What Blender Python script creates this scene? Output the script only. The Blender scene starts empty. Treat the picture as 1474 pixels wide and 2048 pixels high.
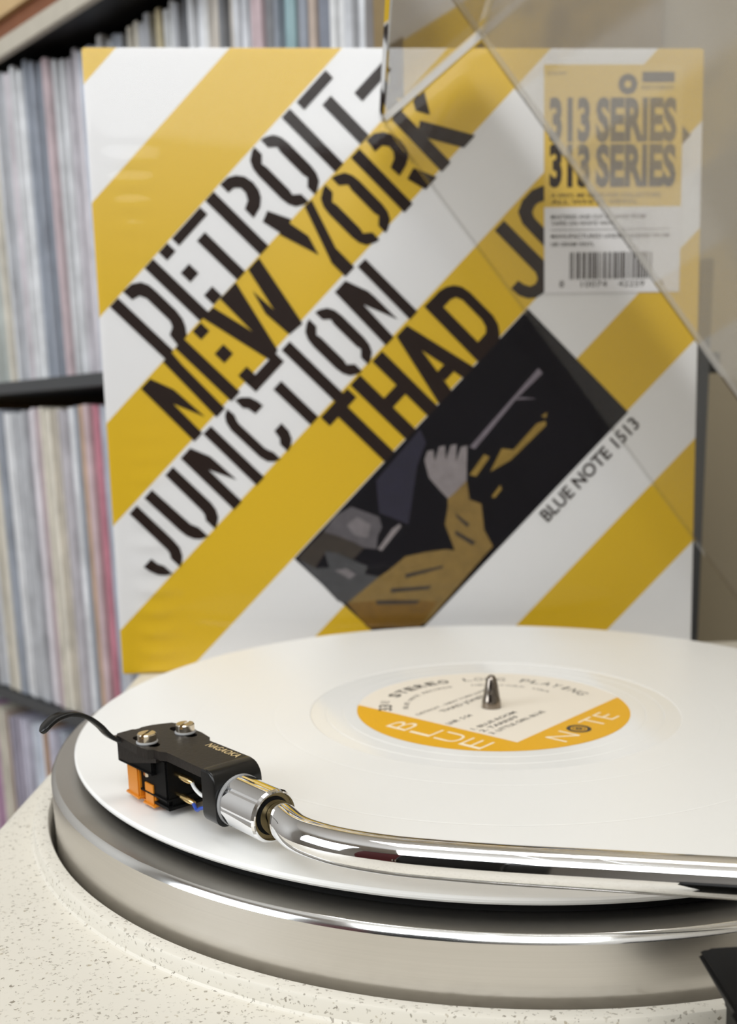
import bpy, bmesh, math, random
from mathutils import Vector, Matrix

random.seed(7)
sc = bpy.context.scene
COL = sc.collection
MM = 0.001

# ------------------------------------------------------------------ camera
cam_d = bpy.data.cameras.new('camera')
cam = bpy.data.objects.new('camera', cam_d)
COL.objects.link(cam)
PITCH, ROLL, FPX = 0.198152, -0.024478, 1933.04
Fv = Vector((0, math.cos(PITCH), -math.sin(PITCH)))
Rt = Vector((1, 0, 0)); Up = Rt.cross(Fv)
R2 = Rt * math.cos(ROLL) + Up * math.sin(ROLL)
U2 = -Rt * math.sin(ROLL) + Up * math.cos(ROLL)
M = Matrix((R2, U2, -Fv)).transposed().to_4x4()
M.translation = Vector((-45.453, -350.122, 104.637)) * MM
cam.matrix_world = M
cam_d.sensor_fit = 'HORIZONTAL'
cam_d.sensor_width = 36.0
cam_d.lens = FPX * 36.0 / 1474
cam_d.shift_y = (1240.08 - 1024) / 1474
cam_d.clip_start = 0.01
cam_d.clip_end = 50
cam_d.dof.use_dof = True
cam_d.dof.focus_distance = 0.235
cam_d.dof.aperture_fstop = cam_d.lens / 2.1
sc.camera = cam

# ------------------------------------------------------------------ light
sc.view_settings.view_transform = 'Standard'
sc.view_settings.look = 'None'
sc.view_settings.exposure = 0.0
sc.view_settings.gamma = 1.0
sc.view_settings.use_curve_mapping = False
world = bpy.data.worlds.new('world')
sc.world = world
world.use_nodes = True
world.node_tree.nodes['Background'].inputs[0].default_value = (1.0, 0.97, 0.93, 1)
world.node_tree.nodes['Background'].inputs[1].default_value = 0.4


def area(name, loc, target, sx, sy, power, col=(1, 0.985, 0.965)):
    d = bpy.data.lights.new(name, 'AREA')
    d.shape = 'RECTANGLE'; d.size = sx; d.size_y = sy
    d.energy = power; d.color = col
    o = bpy.data.objects.new(name, d)
    COL.objects.link(o)
    o.location = loc
    o.rotation_euler = (Vector(target) - Vector(loc)).to_track_quat('-Z', 'Y').to_euler()
    return o


area('ceiling_lamp_front', (-0.25, -1.35, 1.3), (0.0, 0.15, 0.1), 1.5, 0.9, 23.0, (0.97, 0.99, 1.0))
area('ceiling_lamp_middle', (0.0, 0.0, 1.62), (0.0, 0.0, 0), 1.2, 0.5, 8.0)
area('shelf_fill_light', (-1.75, -0.75, 0.7), (-0.3, 0.5, 0.1), 1.0, 1.1, 20, (0.90, 0.95, 1.0))  # added cool fill for the shelf; the left wall has no window


# ------------------------------------------------------------------ materials
def nmat(name):
    m = bpy.data.materials.new(name)
    m.use_nodes = True
    nt = m.node_tree
    return m, nt, nt.nodes['Principled BSDF']


def mat(name, col, rough=0.5, metal=0.0, coat=0.0, spec=0.5, noise=0.0, nscale=200.0, bump=0.0):
    m, nt, b = nmat(name)
    c = (*col, 1)
    b.inputs['Base Color'].default_value = c
    b.inputs['Roughness'].default_value = rough
    b.inputs['Metallic'].default_value = metal
    b.inputs['Coat Weight'].default_value = coat
    b.inputs['Specular IOR Level'].default_value = spec
    if noise or bump:
        tc = nt.nodes.new('ShaderNodeTexCoord')
        n = nt.nodes.new('ShaderNodeTexNoise')
        n.inputs['Scale'].default_value = nscale
        n.inputs['Detail'].default_value = 4
        nt.links.new(tc.outputs['Object'], n.inputs['Vector'])
        if noise:
            mx = nt.nodes.new('ShaderNodeMix'); mx.data_type = 'RGBA'
            mx.inputs[6].default_value = tuple(x * (1 - noise) for x in col) + (1,)
            mx.inputs[7].default_value = tuple(min(1, x * (1 + noise)) for x in col) + (1,)
            nt.links.new(n.outputs[0], mx.inputs[0])
            nt.links.new(mx.outputs[2], b.inputs['Base Color'])
        if bump:
            bp = nt.nodes.new('ShaderNodeBump')
            bp.inputs['Strength'].default_value = bump
            bp.inputs['Distance'].default_value = 0.0005
            nt.links.new(n.outputs[0], bp.inputs['Height'])
            nt.links.new(bp.outputs[0], b.inputs['Normal'])
    return m


def brushed(name, col, rough, aniso=0.8, streak=0.05):
    m, nt, b = nmat(name)
    b.inputs['Metallic'].default_value = 1
    b.inputs['Roughness'].default_value = rough
    b.inputs['Anisotropic'].default_value = aniso
    tg = nt.nodes.new('ShaderNodeTangent'); tg.direction_type = 'RADIAL'; tg.axis = 'Z'
    nt.links.new(tg.outputs[0], b.inputs['Tangent'])
    tc = nt.nodes.new('ShaderNodeTexCoord')
    mp = nt.nodes.new('ShaderNodeMapping'); mp.inputs['Scale'].default_value = (14, 14, 2500)
    n = nt.nodes.new('ShaderNodeTexNoise'); n.inputs['Scale'].default_value = 1; n.inputs['Detail'].default_value = 3
    nt.links.new(tc.outputs['Object'], mp.inputs[0]); nt.links.new(mp.outputs[0], n.inputs['Vector'])
    mx = nt.nodes.new('ShaderNodeMix'); mx.data_type = 'RGBA'
    mx.inputs[6].default_value = tuple(x * (1 - streak) for x in col) + (1,)
    mx.inputs[7].default_value = tuple(min(1, x * (1 + streak)) for x in col) + (1,)
    nt.links.new(n.outputs[0], mx.inputs[0]); nt.links.new(mx.outputs[2], b.inputs['Base Color'])
    return m


def stone(name):
    """cream composite with small grey and tan chips"""
    m, nt, b = nmat(name)
    b.inputs['Roughness'].default_value = 0.42
    tc = nt.nodes.new('ShaderNodeTexCoord')
    src = (0.68, 0.645, 0.565, 1)
    last = None
    for sc_, thr, col, sx in ((560, 0.22, (0.26, 0.23, 0.18, 1), 1.0), (900, 0.24, (0.24, 0.21, 0.165, 1), 0.55), (380, 0.16, (0.42, 0.37, 0.28, 1), 1.6)):
        mp = nt.nodes.new('ShaderNodeMapping'); mp.inputs['Scale'].default_value = (sx, 1.35, 1.0)
        mp.inputs['Rotation'].default_value = (0.3, 0.2, sc_)
        nz = nt.nodes.new('ShaderNodeTexNoise'); nz.inputs['Scale'].default_value = sc_ * 1.5
        ad = nt.nodes.new('ShaderNodeVectorMath'); ad.operation = 'MULTIPLY_ADD'
        ad.inputs[1].default_value = (0.0022,) * 3
        nt.links.new(tc.outputs['Object'], nz.inputs['Vector'])
        nt.links.new(nz.outputs['Color'], ad.inputs[0]); nt.links.new(tc.outputs['Object'], ad.inputs[2])
        nt.links.new(ad.outputs[0], mp.inputs[0])
        v = nt.nodes.new('ShaderNodeTexVoronoi'); v.inputs['Scale'].default_value = sc_
        nt.links.new(mp.outputs[0], v.inputs['Vector'])
        # only some cells hold a chip
        lt = nt.nodes.new('ShaderNodeMath'); lt.operation = 'LESS_THAN'; lt.inputs[1].default_value = thr * 1.25
        nt.links.new(v.outputs['Distance'], lt.inputs[0])
        sep = nt.nodes.new('ShaderNodeSeparateColor'); nt.links.new(v.outputs['Color'], sep.inputs[0])
        l2 = nt.nodes.new('ShaderNodeMath'); l2.operation = 'LESS_THAN'; l2.inputs[1].default_value = 0.42
        nt.links.new(sep.outputs[0], l2.inputs[0])
        mu = nt.nodes.new('ShaderNodeMath'); mu.operation = 'MULTIPLY'
        nt.links.new(lt.outputs[0], mu.inputs[0]); nt.links.new(l2.outputs[0], mu.inputs[1])
        m3 = nt.nodes.new('ShaderNodeMath'); m3.operation = 'MULTIPLY'
        nt.links.new(mu.outputs[0], m3.inputs[0]); nt.links.new(sep.outputs[1], m3.inputs[1])
        mx = nt.nodes.new('ShaderNodeMix'); mx.data_type = 'RGBA'
        mx.inputs[7].default_value = col
        nt.links.new(m3.outputs[0], mx.inputs[0])
        if last is None:
            mx.inputs[6].default_value = src
        else:
            nt.links.new(last, mx.inputs[6])
        last = mx.outputs[2]
    nt.links.new(last, b.inputs['Base Color'])
    return m


def clear(name, haze, tint=(1, 1, 1), gloss_rough=0.02, haze_col=(0.9, 0.88, 0.84), ior=1.49, shine=1.0):
    """clear sheet: straight-through transmission, Fresnel gloss and a diffuse haze"""
    m = bpy.data.materials.new(name); m.use_nodes = True
    nt = m.node_tree; nt.nodes.clear()
    out = nt.nodes.new('ShaderNodeOutputMaterial')
    tr = nt.nodes.new('ShaderNodeBsdfTransparent'); tr.inputs[0].default_value = (*tint, 1)
    gl = nt.nodes.new('ShaderNodeBsdfGlossy'); gl.inputs['Roughness'].default_value = gloss_rough
    df = nt.nodes.new('ShaderNodeBsdfDiffuse'); df.inputs[0].default_value = (*haze_col, 1)
    tl = nt.nodes.new('ShaderNodeBsdfTranslucent'); tl.inputs[0].default_value = (*haze_col, 1)
    ds = nt.nodes.new('ShaderNodeMixShader'); ds.inputs[0].default_value = 0.5
    nt.links.new(df.outputs[0], ds.inputs[1]); nt.links.new(tl.outputs[0], ds.inputs[2])
    mh = nt.nodes.new('ShaderNodeMixShader'); mh.inputs[0].default_value = haze
    nt.links.new(tr.outputs[0], mh.inputs[1]); nt.links.new(ds.outputs[0], mh.inputs[2])
    fr = nt.nodes.new('ShaderNodeFresnel'); fr.inputs[0].default_value = ior
    mg = nt.nodes.new('ShaderNodeMixShader')
    sh = nt.nodes.new('ShaderNodeMath'); sh.operation = 'MULTIPLY'; sh.inputs[1].default_value = shine
    nt.links.new(fr.outputs[0], sh.inputs[0]); nt.links.new(sh.outputs[0], mg.inputs[0]); nt.links.new(mh.outputs[0], mg.inputs[1]); nt.links.new(gl.outputs[0], mg.inputs[2])
    nt.links.new(mg.outputs[0], out.inputs[0])
    return m


def stripes(name):
    """printed yellow and white diagonal bands, constant in the sleeve's own coordinates"""
    m, nt, b = nmat(name)
    b.inputs['Roughness'].default_value = 0.35
    tc = nt.nodes.new('ShaderNodeTexCoord')
    sx = nt.nodes.new('ShaderNodeSeparateXYZ'); nt.links.new(tc.outputs['Object'], sx.inputs[0])
    d = nt.nodes.new('ShaderNodeMath'); d.operation = 'SUBTRACT'
    nt.links.new(sx.outputs['Z'], d.inputs[0]); nt.links.new(sx.outputs['X'], d.inputs[1])
    s = nt.nodes.new('ShaderNodeMath'); s.operation = 'MULTIPLY_ADD'
    s.inputs[1].default_value = 1000 / math.sqrt(2) / 1.01336 / 480; s.inputs[2].default_value = 0.5
    nt.links.new(d.outputs[0], s.inputs[0])
    r = nt.nodes.new('ShaderNodeValToRGB'); r.color_ramp.interpolation = 'CONSTANT'
    Y = (0.72, 0.47, 0.012, 1); Wt = (0.82, 0.815, 0.815, 1)
    edges = [-178.5, -140.5, -101.5, -63, -24.6, 15.8, 54.6, 93.6, 131, 169.9, 208.4]
    el = r.color_ramp.elements
    el[0].position = 0; el[0].color = Wt
    el[1].position = edges[0] / 480 + 0.5; el[1].color = Y
    for i, e in enumerate(edges[1:]):
        x = el.new(e / 480 + 0.5); x.color = Wt if i % 2 == 0 else Y
    nt.links.new(s.outputs[0], r.inputs[0]); nt.links.new(r.outputs[0], b.inputs['Base Color'])
    return m


def spine_mat(name):
    m, nt, b = nmat(name)
    b.inputs['Roughness'].default_value = 0.35
    oi = nt.nodes.new('ShaderNodeObjectInfo')
    tc = nt.nodes.new('ShaderNodeTexCoord')
    mp = nt.nodes.new('ShaderNodeMapping'); mp.inputs['Scale'].default_value = (1, 1, 26)
    nt.links.new(tc.outputs['Object'], mp.inputs[0])
    ad = nt.nodes.new('ShaderNodeVectorMath'); ad.operation = 'ADD'
    cb = nt.nodes.new('ShaderNodeCombineXYZ')
    ml = nt.nodes.new('ShaderNodeMath'); ml.operation = 'MULTIPLY'; ml.inputs[1].default_value = 91
    nt.links.new(oi.outputs['Random'], ml.inputs[0])
    nt.links.new(ml.outputs[0], cb.inputs[0]); nt.links.new(ml.outputs[0], cb.inputs[2])
    nt.links.new(mp.outputs[0], ad.inputs[0]); nt.links.new(cb.outputs[0], ad.inputs[1])
    n = nt.nodes.new('ShaderNodeTexNoise'); n.inputs['Scale'].default_value = 1.0; n.inputs['Detail'].default_value = 3
    nt.links.new(ad.outputs[0], n.inputs['Vector'])
    r = nt.nodes.new('ShaderNodeMapRange'); r.inputs[1].default_value = 0.3; r.inputs[2].default_value = 0.7
    r.inputs[3].default_value = 0.72; r.inputs[4].default_value = 1.12
    nt.links.new(n.outputs[0], r.inputs[0])
    mx = nt.nodes.new('ShaderNodeMix'); mx.data_type = 'RGBA'; mx.blend_type = 'MULTIPLY'; mx.inputs[0].default_value = 1
    nt.links.new(oi.outputs['Color'], mx.inputs[6]); nt.links.new(r.outputs[0], mx.inputs[7])
    nt.links.new(mx.outputs[2], b.inputs['Base Color'])
    return m


def wood(name, c1, c2, rough=0.45):
    m, nt, b = nmat(name)
    b.inputs['Roughness'].default_value = rough
    tc = nt.nodes.new('ShaderNodeTexCoord')
    mp = nt.nodes.new('ShaderNodeMapping'); mp.inputs['Scale'].default_value = (3, 60, 60)
    n = nt.nodes.new('ShaderNodeTexNoise'); n.inputs['Scale'].default_value = 1.0; n.inputs['Detail'].default_value = 5
    n.inputs['Distortion'].default_value = 0.6
    nt.links.new(tc.outputs['Object'], mp.inputs[0]); nt.links.new(mp.outputs[0], n.inputs['Vector'])
    mx = nt.nodes.new('ShaderNodeMix'); mx.data_type = 'RGBA'
    mx.inputs[6].default_value = (*c1, 1); mx.inputs[7].default_value = (*c2, 1)
    nt.links.new(n.outputs[0], mx.inputs[0]); nt.links.new(mx.outputs[2], b.inputs['Base Color'])
    return m


def vinyl(name, rough, bump):
    m, nt, b = nmat(name)
    b.inputs['Base Color'].default_value = (0.86, 0.855, 0.83, 1)
    b.inputs['Roughness'].default_value = rough
    b.inputs['Subsurface Weight'].default_value = 0.0
    if bump:
        tc = nt.nodes.new('ShaderNodeTexCoord')
        w = nt.nodes.new('ShaderNodeTexWave'); w.wave_type = 'RINGS'; w.rings_direction = 'Z'
        w.inputs['Scale'].default_value = 700
        nt.links.new(tc.outputs['Object'], w.inputs['Vector'])
        bp = nt.nodes.new('ShaderNodeBump'); bp.inputs['Strength'].default_value = bump
        bp.inputs['Distance'].default_value = 0.00005
        nt.links.new(w.outputs[0], bp.inputs['Height']); nt.links.new(bp.outputs[0], b.inputs['Normal'])
    return m


MT = {}
MT['plinth'] = stone('speckled_cream_composite')
MT['alu'] = brushed('brushed_aluminium', (0.66, 0.635, 0.60), 0.28, 0.75)
MT['bevel'] = mat('polished_aluminium', (0.92, 0.92, 0.91), 0.12, 1.0)
MT['flange'] = brushed('turned_aluminium', (0.50, 0.48, 0.445), 0.42, 0.5, 0.1)
MT['rubber'] = mat('black_rubber', (0.006, 0.006, 0.006), 0.8, spec=0.15)
MT['chrome'] = mat('chrome', (0.93, 0.93, 0.94), 0.035, 1.0)
MT['steel'] = mat('spindle_steel', (0.27, 0.235, 0.20), 0.16, 1.0)
MT['nickel'] = mat('nickel_screw', (0.72, 0.64, 0.52), 0.2, 1.0)
MT['washer'] = mat('grey_nylon', (0.34, 0.34, 0.34), 0.4)
MT['blackmetal'] = mat('black_anodised', (0.013, 0.010, 0.008), 0.42, 0.0, 0.0, 0.4, 0.4, 900, 0.15)
MT['blackgloss'] = mat('black_satin', (0.006, 0.006, 0.006), 0.25, spec=0.4)
MT['blackplastic'] = mat('black_plastic', (0.003, 0.003, 0.003), 0.5, spec=0.13)
MT['bronze'] = mat('dark_bronze_ring', (0.20, 0.155, 0.075), 0.35, 0.8)
MT['gold'] = mat('gold_pin', (0.86, 0.62, 0.28), 0.22, 1.0)
MT['goldprint'] = mat('gold_print', (0.62, 0.47, 0.24), 0.5)
MT['orange'] = mat('orange_plastic', (0.66, 0.23, 0.015), 0.35)
MT['wire_white'] = mat('wire_white', (0.8, 0.8, 0.78), 0.4)
MT['wire_red'] = mat('wire_red', (0.5, 0.02, 0.02), 0.4)
MT['wire_blue'] = mat('wire_blue', (0.02, 0.07, 0.4), 0.4)
MT['wire_black'] = mat('wire_black', (0.012, 0.012, 0.012), 0.4)
MT['vinyl'] = vinyl('white_vinyl', 0.30, 0.25)
MT['deadwax'] = vinyl('smooth_white_vinyl', 0.10, 0.0)
MT['label_cream'] = mat('label_cream', (0.84, 0.77, 0.66), 0.5)
MT['label_orange'] = mat('label_orange', (0.79, 0.42, 0.015), 0.45)
MT['ink'] = mat('black_ink', (0.020, 0.010, 0.007), 0.5, spec=0.15)
MT['label_ink'] = mat('label_ink', (0.05, 0.045, 0.04), 0.5)
MT['label_white'] = mat('label_cream_print', (0.92, 0.82, 0.62), 0.5)
MT['stripes'] = stripes('striped_card')
MT['picture'] = mat('picture_dark', (0.005, 0.004, 0.007), 0.5, spec=0.12, noise=0.5, nscale=14)
MT['sticker_yellow'] = mat('sticker_yellow', (0.74, 0.50, 0.05), 0.4)
MT['sticker_white'] = mat('sticker_white', (0.80, 0.79, 0.80), 0.4)
MT['wrap'] = clear('shrink_film', 0.004, gloss_rough=0.05, ior=1.36, shine=0.5)
MT['acrylic'] = clear('clear_acrylic', 0.02, (0.985, 0.98, 0.97), 0.05, ior=1.3, shine=0.5)
MT['acrylic_veiled'] = clear('veiled_clear_acrylic', 0.21, (0.985, 0.98, 0.97), 0.16, ior=1.25, shine=0.22)  # diffuse haze paints the pale reflection that veils the top panel
MT['acrylic_edge'] = clear('acrylic_edge', 0.40, (0.9, 0.9, 0.89), 0.08, (0.95, 0.95, 0.95))
MT['acrylic_bright'] = clear('acrylic_lit_edge', 0.93, (0.9, 0.9, 0.89), 0.08, (0.97, 0.97, 0.97))  # near-white haze paints the light caught along the edge
MT['acrylic_dark'] = clear('acrylic_shaded_edge', 0.25, (0.45, 0.42, 0.38), 0.05, (0.55, 0.52, 0.48))  # dark tint paints shade into the edge
MT['spine'] = spine_mat('record_spine')
MT['shelf_black'] = mat('black_shelf', (0.010, 0.010, 0.011), 0.5)
MT['shelf_edge'] = mat('dark_grey_shelf_edge', (0.055, 0.058, 0.062), 0.4)
MT['top_wood'] = wood('red_brown_wood', (0.16, 0.055, 0.022), (0.26, 0.09, 0.035))
MT['top_trim'] = mat('beige_trim', (0.50, 0.46, 0.38), 0.5, noise=0.1, nscale=60)
MT['top_front'] = wood('tan_wood', (0.50, 0.33, 0.16), (0.62, 0.44, 0.22))
MT['side_wood'] = wood('olive_brown_wood', (0.17, 0.115, 0.045), (0.27, 0.19, 0.085))
MT['wall'] = mat('beige_plaster', (0.29, 0.245, 0.16), 0.85, noise=0.06, nscale=8, bump=0.2)
MT['wall_pale'] = mat('pale_plaster', (0.55, 0.54, 0.52), 0.85, noise=0.05, nscale=8)
MT['ceiling'] = mat('white_ceiling', (0.85, 0.84, 0.81), 0.9)
MT['floor'] = wood('floor_wood', (0.20, 0.12, 0.06), (0.30, 0.19, 0.10))
MT['maroon'] = mat('maroon_fabric', (0.10, 0.006, 0.008), 0.8, noise=0.3, nscale=300)
MT['sideboard'] = wood('sideboard_wood', (0.10, 0.06, 0.03), (0.17, 0.10, 0.05))
for n_, c_ in {'p_grey': (0.10, 0.09, 0.10), 'p_light': (0.19, 0.17, 0.18), 'p_ochre': (0.24, 0.15, 0.035), 'p_deep': (0.20, 0.10, 0.006),
               'p_hand': (0.26, 0.23, 0.235), 'p_line': (0.20, 0.17, 0.20), 'p_gold': (0.30, 0.19, 0.03), 'p_blue': (0.013, 0.011, 0.03),
               'p_shade': (0.035, 0.025, 0.018), 'p_shoulder': (0.055, 0.055, 0.06)}.items():
    MT[n_] = mat('print_' + n_[2:], c_, 0.4, noise=0.35, nscale=160)


# ------------------------------------------------------------------ helpers
def link(o, parent=None):
    COL.objects.link(o)
    if parent is not None:
        o.parent = parent
    return o


def thing(name, label, cat, loc=(0, 0, 0), group=None):
    o = bpy.data.objects.new(name, None)
    o.empty_display_size = 0.02
    COL.objects.link(o)
    o.location = Vector(loc) * MM
    o['label'] = label; o['category'] = cat
    if group: o['group'] = group
    return o


def obj(name, verts, faces, m, parent=None, smooth=False, label=None, mats=None, fm=None, angle=None):
    """verts in mm, in the parent's frame"""
    me = bpy.data.meshes.new(name)
    me.from_pydata([Vector(v) * MM for v in verts], [], faces)
    for q in (mats or [m]):
        me.materials.append(q)
    if fm:
        for p, i in zip(me.polygons, fm): p.material_index = i
    bm = bmesh.new(); bm.from_mesh(me)
    bmesh.ops.recalc_face_normals(bm, faces=bm.faces)
    bm.to_mesh(me); bm.free()
    if smooth:
        me.shade_smooth()
        if angle is not None:
            me.set_sharp_from_angle(angle=math.radians(angle))
    o = bpy.data.objects.new(name, me)
    link(o, parent)
    if label: o['label'] = label
    return o


def bmobj(name, bm, m, parent=None, smooth=False, label=None, angle=35):
    me = bpy.data.meshes.new(name)
    bmesh.ops.recalc_face_normals(bm, faces=bm.faces)
    for v in bm.verts: v.co *= MM
    bm.to_mesh(me); bm.free()
    me.materials.append(m)
    if smooth:
        me.shade_smooth(); me.set_sharp_from_angle(angle=math.radians(angle))
    o = bpy.data.objects.new(name, me)
    link(o, parent)
    if label: o['label'] = label
    return o


def box_bm(x0, x1, y0, y1, z0, z1, bev=0.0, seg=2, bm=None):
    bm2 = bmesh.new()
    bmesh.ops.create_cube(bm2, size=1)
    for v in bm2.verts:
        v.co = Vector(((x0 + x1) / 2 + v.co.x * (x1 - x0), (y0 + y1) / 2 + v.co.y * (y1 - y0), (z0 + z1) / 2 + v.co.z * (z1 - z0)))
    if bev:
        bmesh.ops.bevel(bm2, geom=bm2.edges[:], offset=bev, segments=seg, affect='EDGES', profile=0.5)
    return bm2


def lathe(profile, n=128, a0=0.0, close=False):
    """profile [(r,z)] in mm around local z"""
    V, Fc = [], []
    k = len(profile)
    for i in range(n):
        a = a0 + 2 * math.pi * i / n
        c, s = math.cos(a), math.sin(a)
        for r, z in profile: V.append((r * c, r * s, z))
    for i in range(n):
        j = (i + 1) % n
        for q in range(k - 1 if not close else k):
            q2 = (q + 1) % k
            Fc.append((i * k + q, j * k + q, j * k + q2, i * k + q2))
    return V, Fc


def clean(V, Fc):
    bm = bmesh.new()
    vs = [bm.verts.new(v) for v in V]
    for f in Fc:
        try: bm.faces.new([vs[i] for i in f])
        except ValueError: pass
    bmesh.ops.remove_doubles(bm, verts=bm.verts, dist=1e-4)
    bmesh.ops.dissolve_degenerate(bm, dist=1e-5, edges=bm.edges)
    return bm


def lathe_obj(name, profile, m, parent=None, n=128, label=None, angle=30, close=False):
    return bmobj(name, clean(*lathe(profile, n, close=close)), m, parent, True, label, angle)


def frame_mat(o, x, y, z):
    mt = Matrix((Vector(x), Vector(y), Vector(z))).transposed().to_4x4()
    mt.translation = Vector(o) * MM
    return mt


def tube(points, radius, n=20, caps=True):
    """sweep a circle along mm points (radius may be a list)"""
    P = [Vector(p) for p in points]
    V, Fc = [], []
    up = Vector((0, 0, 1))
    for i, p in enumerate(P):
        t = (P[min(i + 1, len(P) - 1)] - P[max(i - 1, 0)]).normalized()
        ref = up if abs(t.dot(up)) < 0.95 else Vector((1, 0, 0))
        s = t.cross(ref).normalized(); q = s.cross(t)
        r = radius[i] if isinstance(radius, (list, tuple)) else radius
        for k in range(n):
            a = 2 * math.pi * k / n
            V.append(p + s * (r * math.cos(a)) + q * (r * math.sin(a)))
    for i in range(len(P) - 1):
        for k in range(n):
            k2 = (k + 1) % n
            Fc.append((i * n + k, i * n + k2, (i + 1) * n + k2, (i + 1) * n + k))
    if caps:
        Fc.append(tuple(range(n))); Fc.append(tuple((len(P) - 1) * n + k for k in range(n)))
    return V, Fc


def spline(ctrl, per=10):
    P = [Vector(p) for p in ctrl]
    P = [P[0] * 2 - P[1]] + P + [P[-1] * 2 - P[-2]]
    out = []
    for i in range(1, len(P) - 2):
        for k in range(per):
            t = k / per
            a, b, c, d = P[i - 1], P[i], P[i + 1], P[i + 2]
            out.append(0.5 * (2 * b + (c - a) * t + (2 * a - 5 * b + 4 * c - d) * t * t + (3 * b - a - 3 * c + d) * t ** 3))
    out.append(P[-2])
    return out


_txt = {}


def text_mesh(s, bold=0.0):
    """glyph outlines of Blender's own font as flat verts and faces"""
    key = (s, bold)
    if key in _txt: return _txt[key]
    cu = bpy.data.curves.new('t', 'FONT')
    cu.body = s; cu.resolution_u = 3; cu.offset = bold; cu.fill_mode = 'FRONT'
    o = bpy.data.objects.new('t', cu); COL.objects.link(o)
    dg = bpy.context.evaluated_depsgraph_get(); dg.update()
    me = bpy.data.meshes.new_from_object(o.evaluated_get(dg))
    V = [tuple(v.co) for v in me.vertices]; Fc = [tuple(p.vertices) for p in me.polygons]
    bpy.data.objects.remove(o); bpy.data.curves.remove(cu); bpy.data.meshes.remove(me)
    _txt[key] = (V, Fc)
    return V, Fc


def fit_text(s, x0, x1, y0, y1, bold=0.0):
    V, Fc = text_mesh(s, bold)
    a0 = min(v[0] for v in V); a1 = max(v[0] for v in V); b0 = min(v[1] for v in V); b1 = max(v[1] for v in V)
    return [(x0 + (v[0] - a0) / (a1 - a0) * (x1 - x0), y0 + (v[1] - b0) / (b1 - b0) * (y1 - y0)) for v in V], Fc


def merge(parts):
    V, Fc = [], []
    for v, f in parts:
        o = len(V); V += list(v); Fc += [tuple(i + o for i in q) for q in f]
    return V, Fc


def poly_fill(loops):
    """triangulate 2-D outlines, holes allowed"""
    bm = bmesh.new()
    es = []
    for lp in loops:
        vs = [bm.verts.new((p[0], p[1], 0)) for p in lp]
        es += [bm.edges.new((vs[i], vs[(i + 1) % len(vs)])) for i in range(len(vs))]
    bmesh.ops.triangle_fill(bm, use_beauty=True, use_dissolve=False, edges=es)
    bm.verts.index_update()
    V = [tuple(v.co[:2]) for v in bm.verts]; Fc = [tuple(v.index for v in f.verts) for f in bm.faces]
    bm.free()
    return V, Fc


# ------------------------------------------------------------------ room
E1 = Vector((0.70711, -0.70711, 0)); E2 = Vector((0.70711, 0.70711, 0))   # the room stands at 45 degrees to the turntable
KF = 285 / math.sqrt(2)            # shelf front plane, distance along E2
WB = KF + 345                      # back wall


def room_pt(a, b, z): return E1 * a + E2 * b + Vector((0, 0, z))


def room_box(a0, a1, b0, b1, z0, z1, bev=0.0, seg=2):
    bm = box_bm(a0, a1, b0, b1, z0, z1, bev, seg)
    for v in bm.verts: v.co = room_pt(v.co.x, v.co.y, v.co.z)
    return bm


def struct(o):
    o['kind'] = 'structure'; return o


A0, A1, B0, Z0, Z1 = -1700, 1500, -2600, -800, 1650
struct(bmobj('floor', room_box(A0, A1, B0, WB, Z0 - 20, Z0), MT['floor']))
struct(bmobj('ceiling', room_box(A0, A1, B0, WB, Z1, Z1 + 20), MT['ceiling']))
struct(bmobj('wall_back', room_box(A0, A1, WB, WB + 20, Z0, Z1), MT['wall']))
struct(bmobj('wall_right', room_box(A1, A1 + 20, B0, WB, Z0, Z1), MT['wall_pale']))
struct(bmobj('wall_left', room_box(A0 - 20, A0, B0, WB, Z0, Z1), MT['wall_pale']))
struct(bmobj('wall_front', room_box(A0, A1, B0 - 20, B0, Z0, Z1), MT['wall_pale']))
struct(bmobj('baseboard_back', room_box(A0, A1, WB - 12, WB, Z0, Z0 + 90, 4), MT['top_trim']))

# ------------------------------------------------------------------ record shelf
# E1 position of a shelf point is minus its t along the row
SH_R = -235                        # right end
SH_L = -1130
rack = thing('record_shelf', 'tall black record shelf packed with upright record sleeves behind the turntable', 'shelf', room_pt((SH_R + SH_L) / 2, KF + 150, Z0))
ro = Vector(rack.location) / MM


def rack_part(name, bm, m, label=None):
    for v in bm.verts: v.co -= ro
    return bmobj(name, bm, m, rack, label=label)


BOARDS = [160, -193, -546]
for z in BOARDS:
    b_ = rack_part('shelf_board', room_box(SH_L, SH_R - 14, KF + 2, KF + 340, z - 13, z, 1), MT['shelf_black'])
    e_ = bmobj('board_edging', room_box(SH_L, SH_R - 14, KF, KF + 2, z - 12.5, z - 0.5, 0.4), MT['shelf_edge'], b_)
    for v in e_.data.vertices: v.co -= ro * MM
rack_part('side_panel', room_box(SH_R - 14, SH_R, KF, KF + 340, Z0, 476, 1), MT['side_wood'], 'olive brown wooden end panel')
rack_part('side_panel', room_box(SH_L - 14, SH_L, KF, KF + 340, Z0, 476, 1), MT['side_wood'])
rack_part('back_panel', room_box(SH_L, SH_R - 14, KF + 332, KF + 340, Z0, 476), MT['shelf_black'])
rack_part('shelf_board', room_box(SH_L, SH_R - 14, KF + 4, KF + 332, 468, 475.8), MT['shelf_black'])
tp = rack_part('top_board', room_box(SH_L - 14, SH_R, KF + 4, KF + 340, 476, 500, 1.5), MT['top_wood'], 'red brown wooden top')
rack_part('top_trim', room_box(SH_L - 14, SH_R, KF - 1, KF + 6, 461, 476.5, 1), MT['top_trim'], 'pale beige trim strip')
rack_part('top_lip', room_box(SH_L - 14, SH_R, KF - 2, KF + 4, 493, 512, 1), MT['top_front'], 'tan wooden front lip')

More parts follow.
